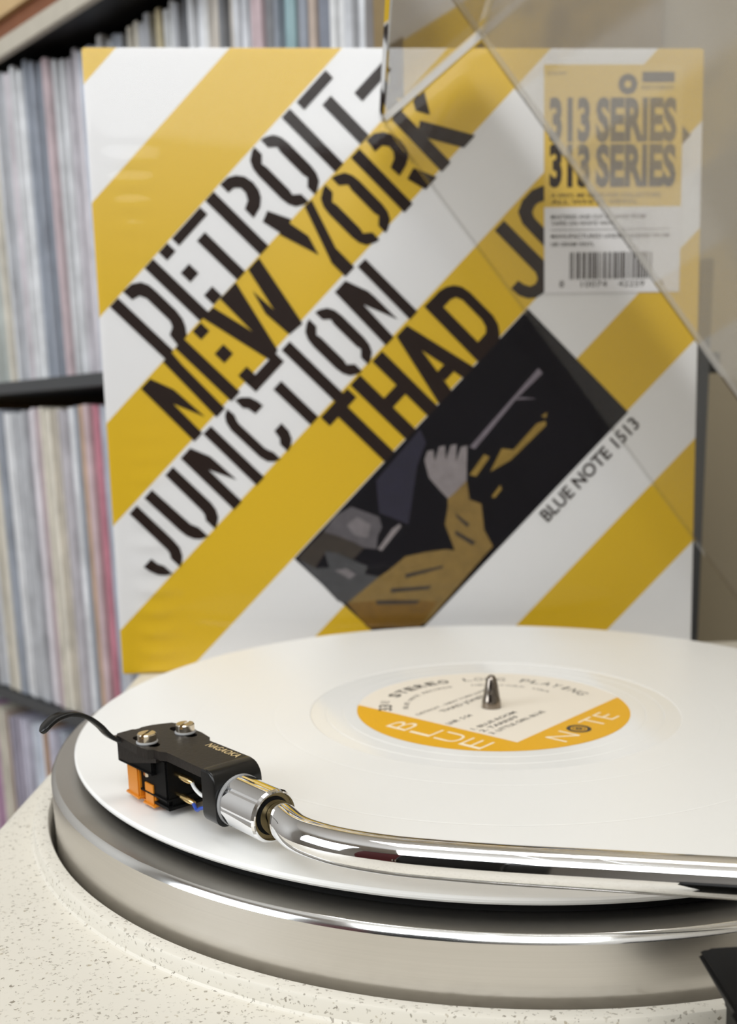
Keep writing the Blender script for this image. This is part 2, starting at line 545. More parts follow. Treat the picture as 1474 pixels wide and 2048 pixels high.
PAL = {'greygreen': (0.50, 0.54, 0.50), 'cream': (0.75, 0.69, 0.56), 'white': (0.83, 0.84, 0.86), 'grey': (0.46, 0.47, 0.50), 'pinkwhite': (0.74, 0.68, 0.72),
       'slate': (0.22, 0.25, 0.31), 'dustpink': (0.55, 0.40, 0.42), 'pinkgrey': (0.58, 0.54, 0.58), 'bluewhite': (0.68, 0.73, 0.84), 'bluegrey': (0.40, 0.44, 0.52),
       'yellow': (0.75, 0.62, 0.32), 'dark': (0.09, 0.09, 0.10), 'beige': (0.62, 0.55, 0.46), 'greywhite': (0.62, 0.63, 0.66), 'pink': (0.60, 0.42, 0.44),
       'darkgrey': (0.17, 0.17, 0.18), 'teal': (0.22, 0.40, 0.42), 'tan': (0.52, 0.38, 0.28), 'navy': (0.13, 0.15, 0.21), 'darkbrown': (0.13, 0.10, 0.08),
       'darkred': (0.34, 0.06, 0.10), 'orange': (0.50, 0.27, 0.12), 'red': (0.55, 0.10, 0.17), 'magenta': (0.52, 0.27, 0.44), 'brown': (0.34, 0.24, 0.17),
       'mauve': (0.36, 0.32, 0.42), 'lavender': (0.58, 0.56, 0.68)}
SAY = {'greygreen': 'grey green', 'pinkwhite': 'pinkish white', 'dustpink': 'dusty pink', 'pinkgrey': 'pinkish grey', 'bluewhite': 'bluish white', 'bluegrey': 'blue grey',
       'greywhite': 'pale grey', 'darkgrey': 'dark grey', 'darkbrown': 'dark brown', 'darkred': 'dark red', 'dark': 'near black', 'navy': 'dark navy', 'white': 'white', 'cream': 'cream'}
ROWS = [
    ('upper', 160, 298, [(850, 'greywhite'), (834.2, 'greygreen'), (807.2, 'cream'), (798.4, 'white'), (785.4, 'grey'), (769.4, 'pinkwhite'), (753.8, 'white'), (741.5, 'slate'), (718.6, 'dustpink'), (704.0, 'white'), (689.7, 'pinkgrey'), (668.4, 'bluewhite'), (641, 'white'), (625.3, 'bluegrey'), (600.5, 'cream'), (572.8, 'grey'), (555.9, 'yellow'), (541.7, 'white'), (527.8, 'grey'), (512.1, 'dark'), (500.9, 'white'), (479.2, 'beige'), (459.5, 'dark'), (452.4, 'beige'), (440.4, 'greywhite'), (420.1, 'pink'), (405.8, 'darkgrey'), (396.4, 'slate'), (385.5, 'teal'), (371.5, 'dark'), (364.3, 'slate'), (356.7, 'tan'), (349.2, 'navy'), (334.0, 'white'), (322.7, 'greywhite'), (307.8, 'white'), (300.9, 'darkbrown'), (291.8, 'white'), (284.2, 'darkred'), (280.5, 'pinkwhite'), (270.3, 'beige'), (259.9, 'end')]),
    ('middle', -193, 322, [(912, 'greywhite'), (887.2, 'cream'), (853.3, 'slate'), (836.8, 'white'), (815.8, 'greywhite'), (800.2, 'grey'), (782.5, 'pinkwhite'), (764.1, 'dustpink'), (748.3, 'cream'), (726.4, 'beige'), (707.2, 'pinkgrey'), (694.7, 'white'), (684.5, 'slate'), (674.4, 'dark'), (668.4, 'orange'), (658.5, 'pink'), (648.8, 'red'), (637.3, 'bluegrey'), (621.4, 'grey'), (603.1, 'slate'), (587.9, 'end')]),
    ('lower', -546, 318, [(985, 'white'), (962.8, 'magenta'), (932.5, 'cream'), (911.9, 'brown'), (893.3, 'mauve'), (866.8, 'lavender'), (842.4, 'bluewhite'), (816.3, 'orange'), (798.5, 'lavender'), (778.7, 'bluegrey'), (754.6, 'mauve'), (731.3, 'end')])]
ORD = ['', 'first', 'second', 'third', 'fourth', 'fifth', 'sixth', 'seventh', 'eighth', 'ninth', 'tenth', 'eleventh', 'twelfth', 'thirteenth', 'fourteenth', 'fifteenth', 'sixteenth', 'seventeenth', 'eighteenth', 'nineteenth']
TENS = ['', '', 'twenty', 'thirty', 'forty', 'fifty', 'sixty', 'seventy', 'eighty', 'ninety']


def ordinal(n):
    if n < 20: return ORD[n]
    if n % 10 == 0: return TENS[n // 10][:-1] + 'ieth'
    return TENS[n // 10] + '-' + ORD[n % 10]


# one record sleeve: thin card wallet, rounded spine edges, a lighter open mouth at the back
sl_bm = box_bm(-0.5, 0.5, 0, 312, 0, 312)
for v in sl_bm.verts:
    v.co *= MM
bmesh.ops.bevel(sl_bm, geom=[e for e in sl_bm.edges if abs(e.verts[0].co.y) < 1e-6 and abs(e.verts[1].co.y) < 1e-6 and abs(e.verts[0].co.z - e.verts[1].co.z) > 0.1],
                offset=0.00022, segments=2, affect='EDGES')
sl_me = bpy.data.meshes.new('record_sleeve')
sl_bm.to_mesh(sl_me); sl_bm.free()
sl_me.materials.append(MT['spine'])
for row, zb, hh, bands in ROWS:
    idx = 0
    for (t0, c), (t1, _) in zip(bands, bands[1:]):
        n = max(1, round((t0 - t1) / 7.2))
        for k in range(n):
            w = (t0 - t1) / n
            tm = t0 - w * (k + 0.5)
            idx += 1
            o = bpy.data.objects.new('record_sleeve', sl_me)
            COL.objects.link(o)
            inset = random.uniform(6, 14) if row != 'upper' else (10 + 34 * max(0, min(1, (760 - tm) / 110)) + random.uniform(-4, 4))
            hz = hh + (random.uniform(-7, 3) if row == 'upper' else random.uniform(-3, 3))
            wd = w * random.uniform(0.86, 0.97)
            mt = frame_mat(room_pt(-tm, KF + inset, zb + 0.5), E1, E2, (0, 0, 1))
            lean = 0.0
            o.matrix_world = mt @ Matrix.Rotation(lean, 4, 'Y') @ Matrix.Diagonal((wd, 0.9, hz / 312, 1))
            g = random.uniform(0.86, 1.12) if n > 1 else 1.0
            o.color = tuple(min(0.9, (x * 0.80 + 0.17 * y_) * g) for x, y_ in zip(PAL[c], (0.93, 0.96, 1.0))) + (1,)
            o['label'] = '%s record sleeve on the %s shelf row, %s from the left' % (SAY.get(c, c), row, ordinal(idx))
            o['category'] = 'record sleeve'
            o['group'] = 'record sleeves on the %s shelf row' % row

# ------------------------------------------------------------------ sideboard under the turntable
sb = thing('sideboard', 'dark wooden sideboard hidden under the cream turntable', 'sideboard', (5, -45, Z0))
so_ = Vector(sb.location) / MM


def sbp(name, *a, bev=2, m=None, par=None):
    bm = box_bm(*a, bev)
    for v in bm.verts: v.co -= so_
    return bmobj(name, bm, m or MT['sideboard'], par or sb)


sbp('top', -160, 180, -275, 185, -160, -138)
sbp('side_panel', -155, -137, -270, 180, -740, -160)
sbp('side_panel', 157, 175, -270, 180, -740, -160)
sbp('back_panel', -137, 157, 168, 178, -740, -160, bev=0)
sbp('bottom', -137, 157, -270, 168, -740, -722)
for xx in (-137, 11):
    d_ = sbp('door', xx, xx + 146, -272, -256, -722, -160)
    sbp('handle', xx + (130 if xx < 0 else 10), xx + (136 if xx < 0 else 16), -282, -272, -440, -360, bev=1, m=MT['nickel'], par=d_)
for xx in (-150, 145):
    for yy in (-262, 150):
        sbp('leg', xx, xx + 24, yy, yy + 24, -800, -740)

# ------------------------------------------------------------------ turntable
tt = thing('turntable', 'cream speckled turntable with a wide brushed aluminium platter', 'turntable', (0, 0, -138))
TZ = 138       # mm: parts are written in world height, the Empty stands on the sideboard
PX0, PX1, PY0, PY1, PT, PB = -174, 188, -292, 212, -25.5, -108


def zsh(V): return [(v[0], v[1], v[2] + TZ) for v in V]


def plinth_mesh():
    n = 160
    R = 160.5
    circ, sq = [], []
    rb = 5.0
    for i in range(n):
        a = 2 * math.pi * i / n
        c, s = math.cos(a), math.sin(a)
        circ.append((R * c, R * s))
        ks = []
        if c > 1e-9: ks.append(PX1 / c)
        if c < -1e-9: ks.append(PX0 / c)
        if s > 1e-9: ks.append(PY1 / s)
        if s < -1e-9: ks.append(PY0 / s)
        k = min(ks); sq.append((k * c, k * s))
    for cx, cy in ((PX0, PY0), (PX1, PY0), (PX1, PY1), (PX0, PY1)):
        i = min(range(n), key=lambda q: (sq[q][0] - cx) ** 2 + (sq[q][1] - cy) ** 2)
        sq[i] = (cx, cy)
    cx0, cy0 = (PX0 + PX1) / 2, (PY0 + PY1) / 2
    hx, hy = (PX1 - PX0) / 2, (PY1 - PY0) / 2

    def inset(p, d):
        return (cx0 + (p[0] - cx0) * (hx - d) / hx, cy0 + (p[1] - cy0) * (hy - d) / hy)
    rings = [[(x, y, -52) for x, y in circ], [(x, y, PT) for x, y in circ]]
    for k in range(5):
        th = math.pi / 2 * k / 4
        rings.append([(*inset(p, rb * (1 - math.sin(th))), PT - rb * (1 - math.cos(th))) for p in sq])
    rings.append([(x, y, PB + 2) for x, y in sq])
    rings.append([(*inset(p, 2), PB) for p in sq])
    V = [v for r in rings for v in r]
    Fc = []
    for q in range(len(rings) - 1):
        for i in range(n):
            j = (i + 1) % n
            Fc.append((q * n + i, q * n + j, (q + 1) * n + j, (q + 1) * n + i))
    Fc.append(tuple(range(n)))
    Fc.append(tuple((len(rings) - 1) * n + i for i in range(n)))
    return zsh(V), Fc


plinth = obj('plinth', *plinth_mesh(), MT['plinth'], tt, smooth=True, angle=30)
lathe_obj('platter_surround', [(160.5, -50 + TZ), (160.5, -21.6 + TZ), (160.9, -20.9 + TZ), (164.3, -20.4 + TZ), (165.0, -20.65 + TZ), (165.3, -21.2 + TZ), (165.6, -24.8 + TZ), (166.1, -25.4 + TZ), (167.2, -25.6 + TZ)], MT['plinth'], plinth, 256, 'raised lip around the platter', angle=32)
for xx in (-140, 150):
    for yy in (-255, 175):
        f_ = lathe_obj('foot', [(0, 0), (17, 0), (19, 2), (19, 22), (15, 30), (0, 30)], MT['blackplastic'], tt, 32)
        f_.location = Vector((xx, yy, 0)) * MM
platter = lathe_obj('platter', [(0, -40 + TZ), (156, -40 + TZ), (158.6, -38 + TZ), (158.6, -6.9 + TZ)], MT['alu'], tt, 320, 'wide brushed aluminium rim')
lathe_obj('rim_bevel', [(158.6, -6.9 + TZ), (158.3, -6.3 + TZ), (157.5, -5.2 + TZ), (157.1, -5.0 + TZ)], MT['bevel'], platter, 320, 'polished bright bevel', 60)
lathe_obj('top_flange', [(157.1, -5.0 + TZ), (148, -5.6 + TZ), (0, -5.6 + TZ)], MT['flange'], platter, 320)
lathe_obj('mat', [(0, -5.6 + TZ), (146.4, -5.6 + TZ), (146.8, -5.2 + TZ), (146.8, -2.4 + TZ), (146.2, -1.9 + TZ), (4, -1.9 + TZ)], MT['rubber'], tt, 200, 'black rubber mat')
lathe_obj('spindle', [(0, -5 + TZ), (3.55, -5 + TZ), (3.55, 0.2 + TZ), (3.5, 2.6 + TZ), (3.25, 3.2 + TZ), (2.85, 6 + TZ), (2.2, 9.4 + TZ), (1.75, 11.0 + TZ), (1.3, 11.8 + TZ), (0.7, 12.2 + TZ), (0, 12.3 + TZ)], MT['steel'], tt, 48, 'tapered grey steel spindle', 60)

# black lever housing beside the platter
hx0, hy0 = 19.0, -190.0
hz = [(0, 0.0), (6.5, 0.6), (40, 4.0), (40, -12), (26, -22), (10.5, -22), (8.6, -9), (6.6, -5.5)]


def prism(poly, y0, y1):
    n = len(poly)
    V = [(p[0], y0, p[1]) for p in poly] + [(p[0], y1, p[1]) for p in poly]
    Fc = [tuple(range(n)), tuple(range(n, 2 * n))] + [(i, (i + 1) % n, n + (i + 1) % n, n + i) for i in range(n)]
    return V, Fc


bmh = clean(*prism([(0, 3.6), (2, 4.6), (44, 6.4), (44, -8), (36, -25.5), (6.6, -25.5), (6.2, -7.5)], -201, -180))
for v in bmh.verts: v.co.x += 16.2; v.co.z += TZ
bmesh.ops.bevel(bmh, geom=bmh.edges[:], offset=0.7, segments=2, affect='EDGES')
house = bmobj('lever_housing', bmh, MT['blackplastic'], tt, True, 'black angular plastic housing', 40)
bml = box_bm(32, 58, -198, -186, 5.4 + TZ, 8.6 + TZ, 1.2)
bmobj('lever', bml, MT['blackgloss'], house, True)

# ------------------------------------------------------------------ record
rec = thing('record', 'white vinyl record with an orange and cream label, lying on the platter', 'record', (0, 0, -1.9))
RZ = 1.9
prof = [(3.7, -1.9 + RZ), (150.2, -1.9 + RZ), (150.7, -1.2 + RZ), (150.7, -0.6 + RZ), (150.1, -0.1 + RZ), (147.5, 0 + RZ)]
for g in (110.5, 81.6):
    prof += [(g + 0.5, 0 + RZ), (g + 0.2, -0.04 + RZ), (g - 0.2, -0.04 + RZ), (g - 0.5, 0 + RZ)]
prof += [(68.2, 0 + RZ), (68.0, -0.15 + RZ)]
disc = lathe_obj('disc', prof, MT['vinyl'], rec, 320, 'white grooved vinyl', 4)
lathe_obj('dead_wax', [(68.0, -0.15 + RZ), (62.5, -0.15 + RZ), (62.3, -0.22 + RZ), (62.0, -0.15 + RZ), (56.2, -0.15 + RZ), (56.0, -0.22 + RZ), (55.8, -0.15 + RZ), (50.8, -0.15 + RZ), (50.3, -0.3 + RZ), (3.7, -0.3 + RZ), (3.7, -1.9 + RZ)], MT['deadwax'], rec, 200, 'smooth run-out ring', 3)
LZ = RZ - 0.2
lab = lathe_obj('label', [(3.7, LZ), (50.6, LZ)], MT['label_cream'], rec, 160, 'cream paper label')
ANG = math.radians(47.5)


def lab_pt(x, y, z): return (x * math.cos(ANG) - y * math.sin(ANG), x * math.sin(ANG) + y * math.cos(ANG), z)


def lab_obj(name, parts, m, dz, label=None):
    V, Fc = merge(parts)
    return obj(name, [lab_pt(x, y, LZ + dz) for x, y in V], Fc, m, lab, label=label)


RL = 50.6
# orange L: outside the cream quadrant x>-29, y>-30.5
xs, ys = -28.6, -30.6
a_left = math.atan2(math.sqrt(RL ** 2 - xs ** 2), xs)
a_right = math.atan2(ys, math.sqrt(RL ** 2 - ys ** 2)) + 2 * math.pi
arc = [(RL * math.cos(a_left + (a_right - a_left) * i / 90), RL * math.sin(a_left + (a_right - a_left) * i / 90)) for i in range(91)]
lab_obj('orange_band', [poly_fill([arc + [(xs, ys)]])], MT['label_orange'], 0.03, 'orange angled band')
white = []
for ch, yc in (('B', 11.5), ('L', 0.8), ('U', -9.9), ('E', -20.6)):
    white.append(fit_text(ch, -42.4, -33.4, yc - 4.4, yc + 4.4, -0.012))
white.append(fit_text('N', -18.6, -9.2, -43.2, -35.0, -0.012))
white.append(fit_text('TE', 2.8, 18.6, -43.2, -35.0, -0.012))
lab_obj('lettering', white, MT['label_white'], 0.05, 'cream capitals on the orange band')


def ring2(cx, cy, r0, r1, n=40):
    V = [(cx + r * math.cos(2 * math.pi * i / n), cy + r * math.sin(2 * math.pi * i / n)) for r in (r0, r1) for i in range(n)]
    return V, [(i, (i + 1) % n, n + (i + 1) % n, n + i) for i in range(n)]


lab_obj('ring_emblem', [ring2(-3.2, -39.1, 2.9, 4.3), ring2(-3.2, -39.1, 1.9, 2.3), ring2(-3.2, -39.1, 0.4, 1.3)], MT['label_ink'], 0.06, 'dark round ring emblem standing for the letter O')


def arc_text(s, r, a0, a1, h, bold=0.0, wfac=0.8):
    out = []
    n = len(s)
    for i, ch in enumerate(s):
        if ch == ' ': continue
        a = math.radians(a0 + (a1 - a0) * (i + 0.5) / n)
        wch = abs(math.radians(a1 - a0)) / n * r * wfac
        if ch in 'I1': wch *= 0.35
        V, Fc = fit_text(ch, -wch / 2, wch / 2, -h / 2, h / 2, bold)
        ca, sa = math.cos(a - math.pi / 2), math.sin(a - math.pi / 2)
        out.append(([(r * math.cos(a) + x * ca - y * sa, r * math.sin(a) + x * sa + y * ca) for x, y in V], Fc))
    return out


D = math.degrees(ANG)
ink = arc_text('33', 40, 183 - D, 171 - D, 5.2, 0.02) + arc_text('1/3', 41, 170 - D, 164 - D, 3.4, 0.0)
ink += arc_text('STEREO', 40.5, 156 - D, 108 - D, 5.0, 0.03)
ink += arc_text('LONG', 40.5, 100 - D, 74 - D, 4.2, -0.005) + arc_text('PLAYING', 40.5, 66 - D, 19 - D, 4.6, 0.0)
ink += arc_text('BLUE NOTE RECORDS', 32.3, 180 - D, 112 - D, 1.9) + arc_text('NEW YORK USA', 31.5, 98 - D, 36 - D, 1.8)
ink += [fit_text('DETROIT - NEW YORK JUNCTION', -25, 27, 14.2, 16.6), fit_text('THAD JONES', -16.5, 11, 9.0, 12.4, 0.01),
        fit_text('LNR  S 54', -27, -13, -1.2, 1.2, 0.01), fit_text('1. BLUE ROOM', -26.5, 0, -11.6, -9.4, 0.01), fit_text('2. TARRIFF', -26.5, -4, -15.4, -13.2, 0.01),
        fit_text('3. LITTLE GIRL BLUE', -26.5, 7, -19.4, -17.2, 0.01)]
lab_obj('printing', ink, MT['label_ink'], 0.05, 'small black label printing')

# ------------------------------------------------------------------ tonearm with headshell and cartridge
HO = Vector((-82.8, -109.7, 0)); HU = Vector((0.666, -0.746, 0)).normalized(); HW = Vector((HU.y, -HU.x, 0)) * -1
HW = Vector((0.746, 0.666, 0)).normalized()


def H(s, t, z): return HO - HU * s + HW * t + Vector((0, 0, z))


PIV = Vector((118, -184, 0))
arm = thing('tonearm', 'chrome S-shaped tonearm reaching over the white record from the right', 'tonearm', (PIV.x, PIV.y, -25.1))
ao = Vector((PIV.x, PIV.y, -25.1))


def arm_obj(name, V, Fc, m, parent=arm, smooth=True, label=None, angle=35):
    bm = clean([Vector(v) - ao for v in V], Fc)
    return bmobj(name, bm, m, parent, smooth, label, angle)


def hs_prism(poly, z0, z1):
    """outline in (s,t) of the headshell, extruded in z"""
    n = len(poly)
    V = [H(p[0], p[1], z0) for p in poly] + [H(p[0], p[1], z1) for p in poly]
    Fc = [tuple(range(n)), tuple(range(n, 2 * n))] + [(i, (i + 1) % n, n + (i + 1) % n, n + i) for i in range(n)]
    return V, Fc


def hs_bev(name, poly, z0, z1, m, parent, bev=0.5, label=None, seg=2):
    V, Fc = hs_prism(poly, z0, z1)
    bm = clean([v - ao for v in V], Fc)
    bmesh.ops.bevel(bm, geom=bm.edges[:], offset=bev, segments=seg, affect='EDGES')
    return bmobj(name, bm, m, parent, True, label, 40)


TZc = 10.1       # arm axis height
path = [(*H(-7, 0, TZc)[:2], TZc), (*H(-14, -0.0, TZc)[:2], TZc), (*H(-22, -0.2, TZc)[:2], TZc), (-63.4, -134.9, 10.2), (-57.2, -140.7, 10.3), (-50.6, -144.6, 10.3), (-42.5, -148.2, 10.4), (-34.3, -150.9, 10.5), (-18.2, -154.9, 10.6),
        (2.5, -159.0, 10.7), (30.1, -163.9, 10.5), (60, -169.3, 10.5), (90, -176.5, 10.3), (112, -182.8, 10.6)]
arm_obj('arm_tube', *tube(spline(path, 10), 4.4, 48), MT['chrome'], label='polished chrome arm tube')
# collar
cbm_prof = []
V, Fc = [], []
NC = 72
for (s, r) in ((-5.0, 3), (-5.0, 6.5), (-5.4, 6.85), (-18.7, 6.85), (-19.5, 6.5), (-19.6, 6.1), (-15, 6.0)):
    for k in range(NC):
        a = 2 * math.pi * k / NC
        rr = r - (0.16 if (k % 9 == 0 and r > 6.7) else 0)
        V.append(H(s, rr * math.cos(a), TZc + rr * math.sin(a)))
for q in range(6):
    for k in range(NC):
        Fc.append((q * NC + k, q * NC + (k + 1) % NC, (q + 1) * NC + (k + 1) % NC, (q + 1) * NC + k))
collar = arm_obj('locking_collar', V, Fc, MT['chrome'], label='fluted chrome locking collar', angle=18)
V, Fc = tube([H(-15, 0, TZc), H(-18.4, 0, TZc)], 6.02, 48)
V2_, F2_ = tube([H(-4.0, 0, TZc), H(-5.0, 0, TZc)], 7.0, 48)
arm_obj('collar_washer', V2_, F2_, MT['washer'], collar, label='pale grey washer')
V3_, F3_ = tube([H(-18.3, 0, TZc), H(-18.55, 0, TZc)], 4.95, 48)  # black disc stands in for the shade inside the collar mouth
arm_obj('collar_gap_shade', V3_, F3_, MT['rubber'], collar, label='black disc painted as the shaded gap around the arm tube')
arm_obj('collar_bush', V, Fc, MT['bronze'], collar, label='dark bronze inner ring')
# headshell
NB = 48


def rrect(hw, z0, z1, r, n=8):
    pts = []
    for cx, cz, a0 in ((hw - r, z1 - r, 0), (-hw + r, z1 - r, 90), (-hw + r, z0 + r, 180), (hw - r, z0 + r, 270)):
        for i in range(n + 1):
            a = math.radians(a0 + 90 * i / n)
            pts.append((cx + r * math.cos(a), cz + r * math.sin(a)))
    return pts


def rr_loft(sections):
    V, Fc = [], []
    n = None
    for s, hw, z0, z1, r in sections:
        pts = rrect(hw, z0, z1, r)
        n = len(pts)
        V += [H(s, t, z) for t, z in pts]
    for q in range(len(sections) - 1):
        for k in range(n):
            Fc.append((q * n + k, q * n + (k + 1) % n, (q + 1) * n + (k + 1) % n, (q + 1) * n + k))
    Fc.append(tuple(range(n))); Fc.append(tuple((len(sections) - 1) * n + k for k in range(n)))
    return V, Fc


out = [(0, -7.1), (20, -6.9), (22, -8.0), (24.5, -8.3), (25.5, -9.6), (31, -9.9), (44.0, -9.2), (45.3, -8.2), (45.6, -3.2), (45.0, -2.6), (45.0, -1.0), (45.5, -0.4), (45.2, 3.2), (43.0, 8.4), (40, 9.4), (28, 9.5), (22.4, 8.6), (20.5, 7.0), (0, 7.1)]


def slot(tc):
    return [(27.5, tc - 1.6), (37.2, tc - 1.6), (38.6, tc - 0.8), (38.9, tc), (38.6, tc + 0.8), (37.2, tc + 1.6), (27.5, tc + 1.6), (26.4, tc + 0.8), (26.2, tc), (26.4, tc - 0.8)]


V2, F2 = poly_fill([out, slot(-6.0), slot(6.0)])
n2 = len(V2)
loops = [out, slot(-6.0), slot(6.0)]
V3 = [H(s, t, 19) for s, t in V2] + [H(s, t, 16.4) for s, t in V2]
F3 = [tuple(f) for f in F2] + [tuple(i + n2 for i in f) for f in F2]
base = 0
for lp in loops:
    m_ = len(lp)
    for i in range(m_):
        a, b = base + i, base + (i + 1) % m_
        F3.append((a, b, b + n2, a + n2))
    base += m_
hs = arm_obj('headshell', V3, F3, MT['blackmetal'], smooth=False, label='matte black headshell')
def block_section(s_, z1):
    hw, z0, rb_, rt_ = 7.3, 4.0, 3.2, 0.7
    pts = []
    for cx, cz, a0_, r_ in ((hw, z1, 0, rt_), (-hw, z1, 90, rt_), (-hw, z0, 180, rb_), (hw, z0, 270, rb_)):
        for i in range(7):
            a = math.radians(a0_ + 15 * i)
            ox = cx - r_ if cx > 0 else cx + r_
            oz = cz - r_ if cz > 8 else cz + r_
            pts.append((ox + r_ * math.cos(a), oz + r_ * math.sin(a)))
    return [H(s_, t, z) for t, z in pts]


secs = [(2.2, 18.9), (1.6, 19.05), (-0.2, 19.05)] + [(-0.2 - 3.8 * math.sin(math.radians(q * 15)), 15.25 + 3.8 * math.cos(math.radians(q * 15))) for q in range(1, 7)]
V, Fc = [], []
for s_, z1 in secs: V += block_section(s_, z1)
nsec = 28
for q in range(len(secs) - 1):
    for k in range(nsec):
        Fc.append((q * nsec + k, q * nsec + (k + 1) % nsec, (q + 1) * nsec + (k + 1) % nsec, (q + 1) * nsec + k))
Fc.append(tuple(range(nsec))); Fc.append(tuple((len(secs) - 1) * nsec + k for k in range(nsec)))
arm_obj('back_block', V, Fc, MT['blackgloss'], hs, label='rounded satin black end block', angle=28)


def cheek(t0, t1):
    prof_ = [(45, 16.6), (45.1, 11.0), (41.5, 11.0), (23, 15.6), (23, 16.6)]
    n = len(prof_)
    V = [H(p, t0, z) for p, z in prof_] + [H(p, t1, z) for p, z in prof_]
    return V, [tuple(range(n)), tuple(range(n, 2 * n))] + [(i, (i + 1) % n, n + (i + 1) % n, n + i) for i in range(n)]


arm_obj('side_cheek', *cheek(-8.6, -6.6), MT['blackmetal'], hs, smooth=False)
arm_obj('side_cheek', *cheek(6.6, 8.4), MT['blackmetal'], hs, smooth=False)
# lettering on the headshell
Vt, Ft = fit_text('NAGAOKA', 0, 14.6, 0, 2.5, 0.015)
arm_obj('lettering', [H(17.3 - x, 3.6 + y + 0.02 * x, 19.05) for x, y in Vt], Ft, MT['goldprint'], hs, smooth=False, label='small gold capitals')
# finger lift
fl = spline([(43.2, -6.5, 17.6), (43.6, -9.6, 18.0), (44.3, -11.6, 19.6), (45.5, -13.6, 22.6), (46.8, -16.6, 25.6), (47.8, -20.5, 27.2), (48.0, -24.6, 26.9), (47.8, -27.6, 25.5), (47.4, -29.8, 23.7)], 6)
V, Fc = [], []
nf = len(fl)
for i, p in enumerate(fl):
    t = (fl[min(i + 1, nf - 1)] - fl[max(i - 1, 0)]).normalized()
    side = Vector((1, 0, 0)); nrm = t.cross(side).normalized()
    f = i / (nf - 1)
    wd = 2.9 - 0.9 * min(1, f / 0.35) + (0.3 * math.sin(f * 3) if f > 0.35 else 0)
    if f > 0.9: wd *= math.sqrt(max(0.12, 1 - ((f - 0.9) / 0.1) ** 2))
    th = 0.62
    for (a, b) in ((wd, th), (-wd, th), (-wd, -th), (wd, -th)):
        q = p + side * a + nrm * b
        V.append(H(q.x, q.y, q.z))
for i in range(nf - 1):
    for k in range(4):
        Fc.append((i * 4 + k, i * 4 + (k + 1) % 4, (i + 1) * 4 + (k + 1) % 4, (i + 1) * 4 + k))
Fc.append((0, 1, 2, 3)); Fc.append(tuple((nf - 1) * 4 + k for k in range(4)))
bm_ = clean([v - ao for v in V], Fc)
bmesh.ops.bevel(bm_, geom=bm_.edges[:], offset=0.22, segments=1, affect='EDGES')
bmobj('finger_lift', bm_, MT['blackgloss'], hs, True, 'curved black finger lift', 50)


def cyl(s, t, prof_, n=32):
    V, Fc = lathe(prof_, n)
    c = H(s, t, 0)
    return [(v[0] + c.x, v[1] + c.y, v[2]) for v in V], Fc


for tc in (-6.2, 6.2):
    arm_obj('washer', *cyl(31.6, tc, [(1.2, 19.0), (3.05, 19.0), (3.1, 19.15), (3.05, 19.4), (2.9, 19.55), (1.2, 19.6)]), MT['washer'], hs, label='grey nylon washer')
    # slotted cheese-head screw: a round base and two half-round lands either side of the slot
    c = H(31.6, tc, 0)
    ad = Vector((math.cos(ANG + 0.5), math.sin(ANG + 0.5), 0)); pd = Vector((-ad.y, ad.x, 0))
    parts_ = [cyl(31.6, tc, [(0, 19.5), (2.55, 19.5), (2.7, 19.7), (2.7, 20.7), (0, 20.7)], 40)]
    for sg in (1, -1):
        th0 = math.asin(0.45 / 2.7)
        half = []
        for rr, zz in ((2.7, 20.7), (2.7, 21.4), (2.45, 21.75)):
            a0_ = math.asin(0.45 / rr)
            half.append([c + ad * (rr * math.cos(a0_ + (math.pi - 2 * a0_) * q / 16)) + pd * (sg * rr * math.sin(a0_ + (math.pi - 2 * a0_) * q / 16)) + Vector((0, 0, zz)) for q in range(17)])
        Vh = [v for h_ in half for v in h_]
        Fh = [tuple(range(34, 51))] + [(r_ * 17 + q, r_ * 17 + (q + 1) % 17, (r_ + 1) * 17 + (q + 1) % 17, (r_ + 1) * 17 + q) for r_ in range(2) for q in range(17)]
        parts_.append((Vh, Fh))
    arm_obj('screw', *merge(parts_), MT['nickel'], hs, label='slotted silver screw', angle=35)
    arm_obj('screw_nut', *cyl(31.6, tc, [(0, 9.2), (1.6, 9.2), (1.7, 9.4), (1.7, 11.0), (1.5, 11.4), (0, 11.4)], 6), MT['nickel'], hs, smooth=False)
# cartridge
cart = hs_bev('cartridge', [(20.5, -7.2), (20.5, 7.2), (37, 7.2), (37, -7.2)], 4.6, 16.4, MT['blackplastic'], arm, 0.5, 'black cartridge body')
hs_bev('cartridge_nose', [(30.5, -3.4), (30.5, 3.4), (40.5, 3.4), (40.5, -3.4)], 3.0, 12, MT['blackplastic'], cart, 0.5)
hs_bev('cartridge_mount', [(26, -8.4), (26, 8.4), (44, 8.4), (44, -8.4)], 11.2, 16.4, MT['blackplastic'], cart, 0.4)
hs_bev('lower_body', [(20.2, -6.6), (20.2, 6.6), (27.5, 6.6), (27.5, -6.6)], 2.2, 5.6, MT['blackplastic'], cart, 0.8)
sty = hs_bev('stylus_holder', [(34.6, -8.3), (34.6, 8.3), (42.0, 7.8), (42.0, -7.8)], 2.0, 11.2, MT['orange'], arm, 0.5, 'orange plastic stylus holder')
hs_bev('stylus_guard', [(27.2, -7.6), (27.2, 7.6), (32.6, 7.6), (32.6, -7.6)], 1.2, 8.0, MT['orange'], sty, 0.5)
hs_bev('stylus_block', [(29, -6.4), (29, 6.4), (38, 6.4), (38, -6.4)], 1.2, 6.0, MT['orange'], sty, 0.4)
arm_obj('cantilever', *tube([H(35, 0, 1.8), H(38.5, 0, 0.6)], 0.22, 8), MT['nickel'], sty)
V, Fc = tube([H(38.3, 0, 0.75), H(38.3, 0, 0.02)], [0.22, 0.03], 8)
arm_obj('stylus_tip', V, Fc, MT['washer'], sty)
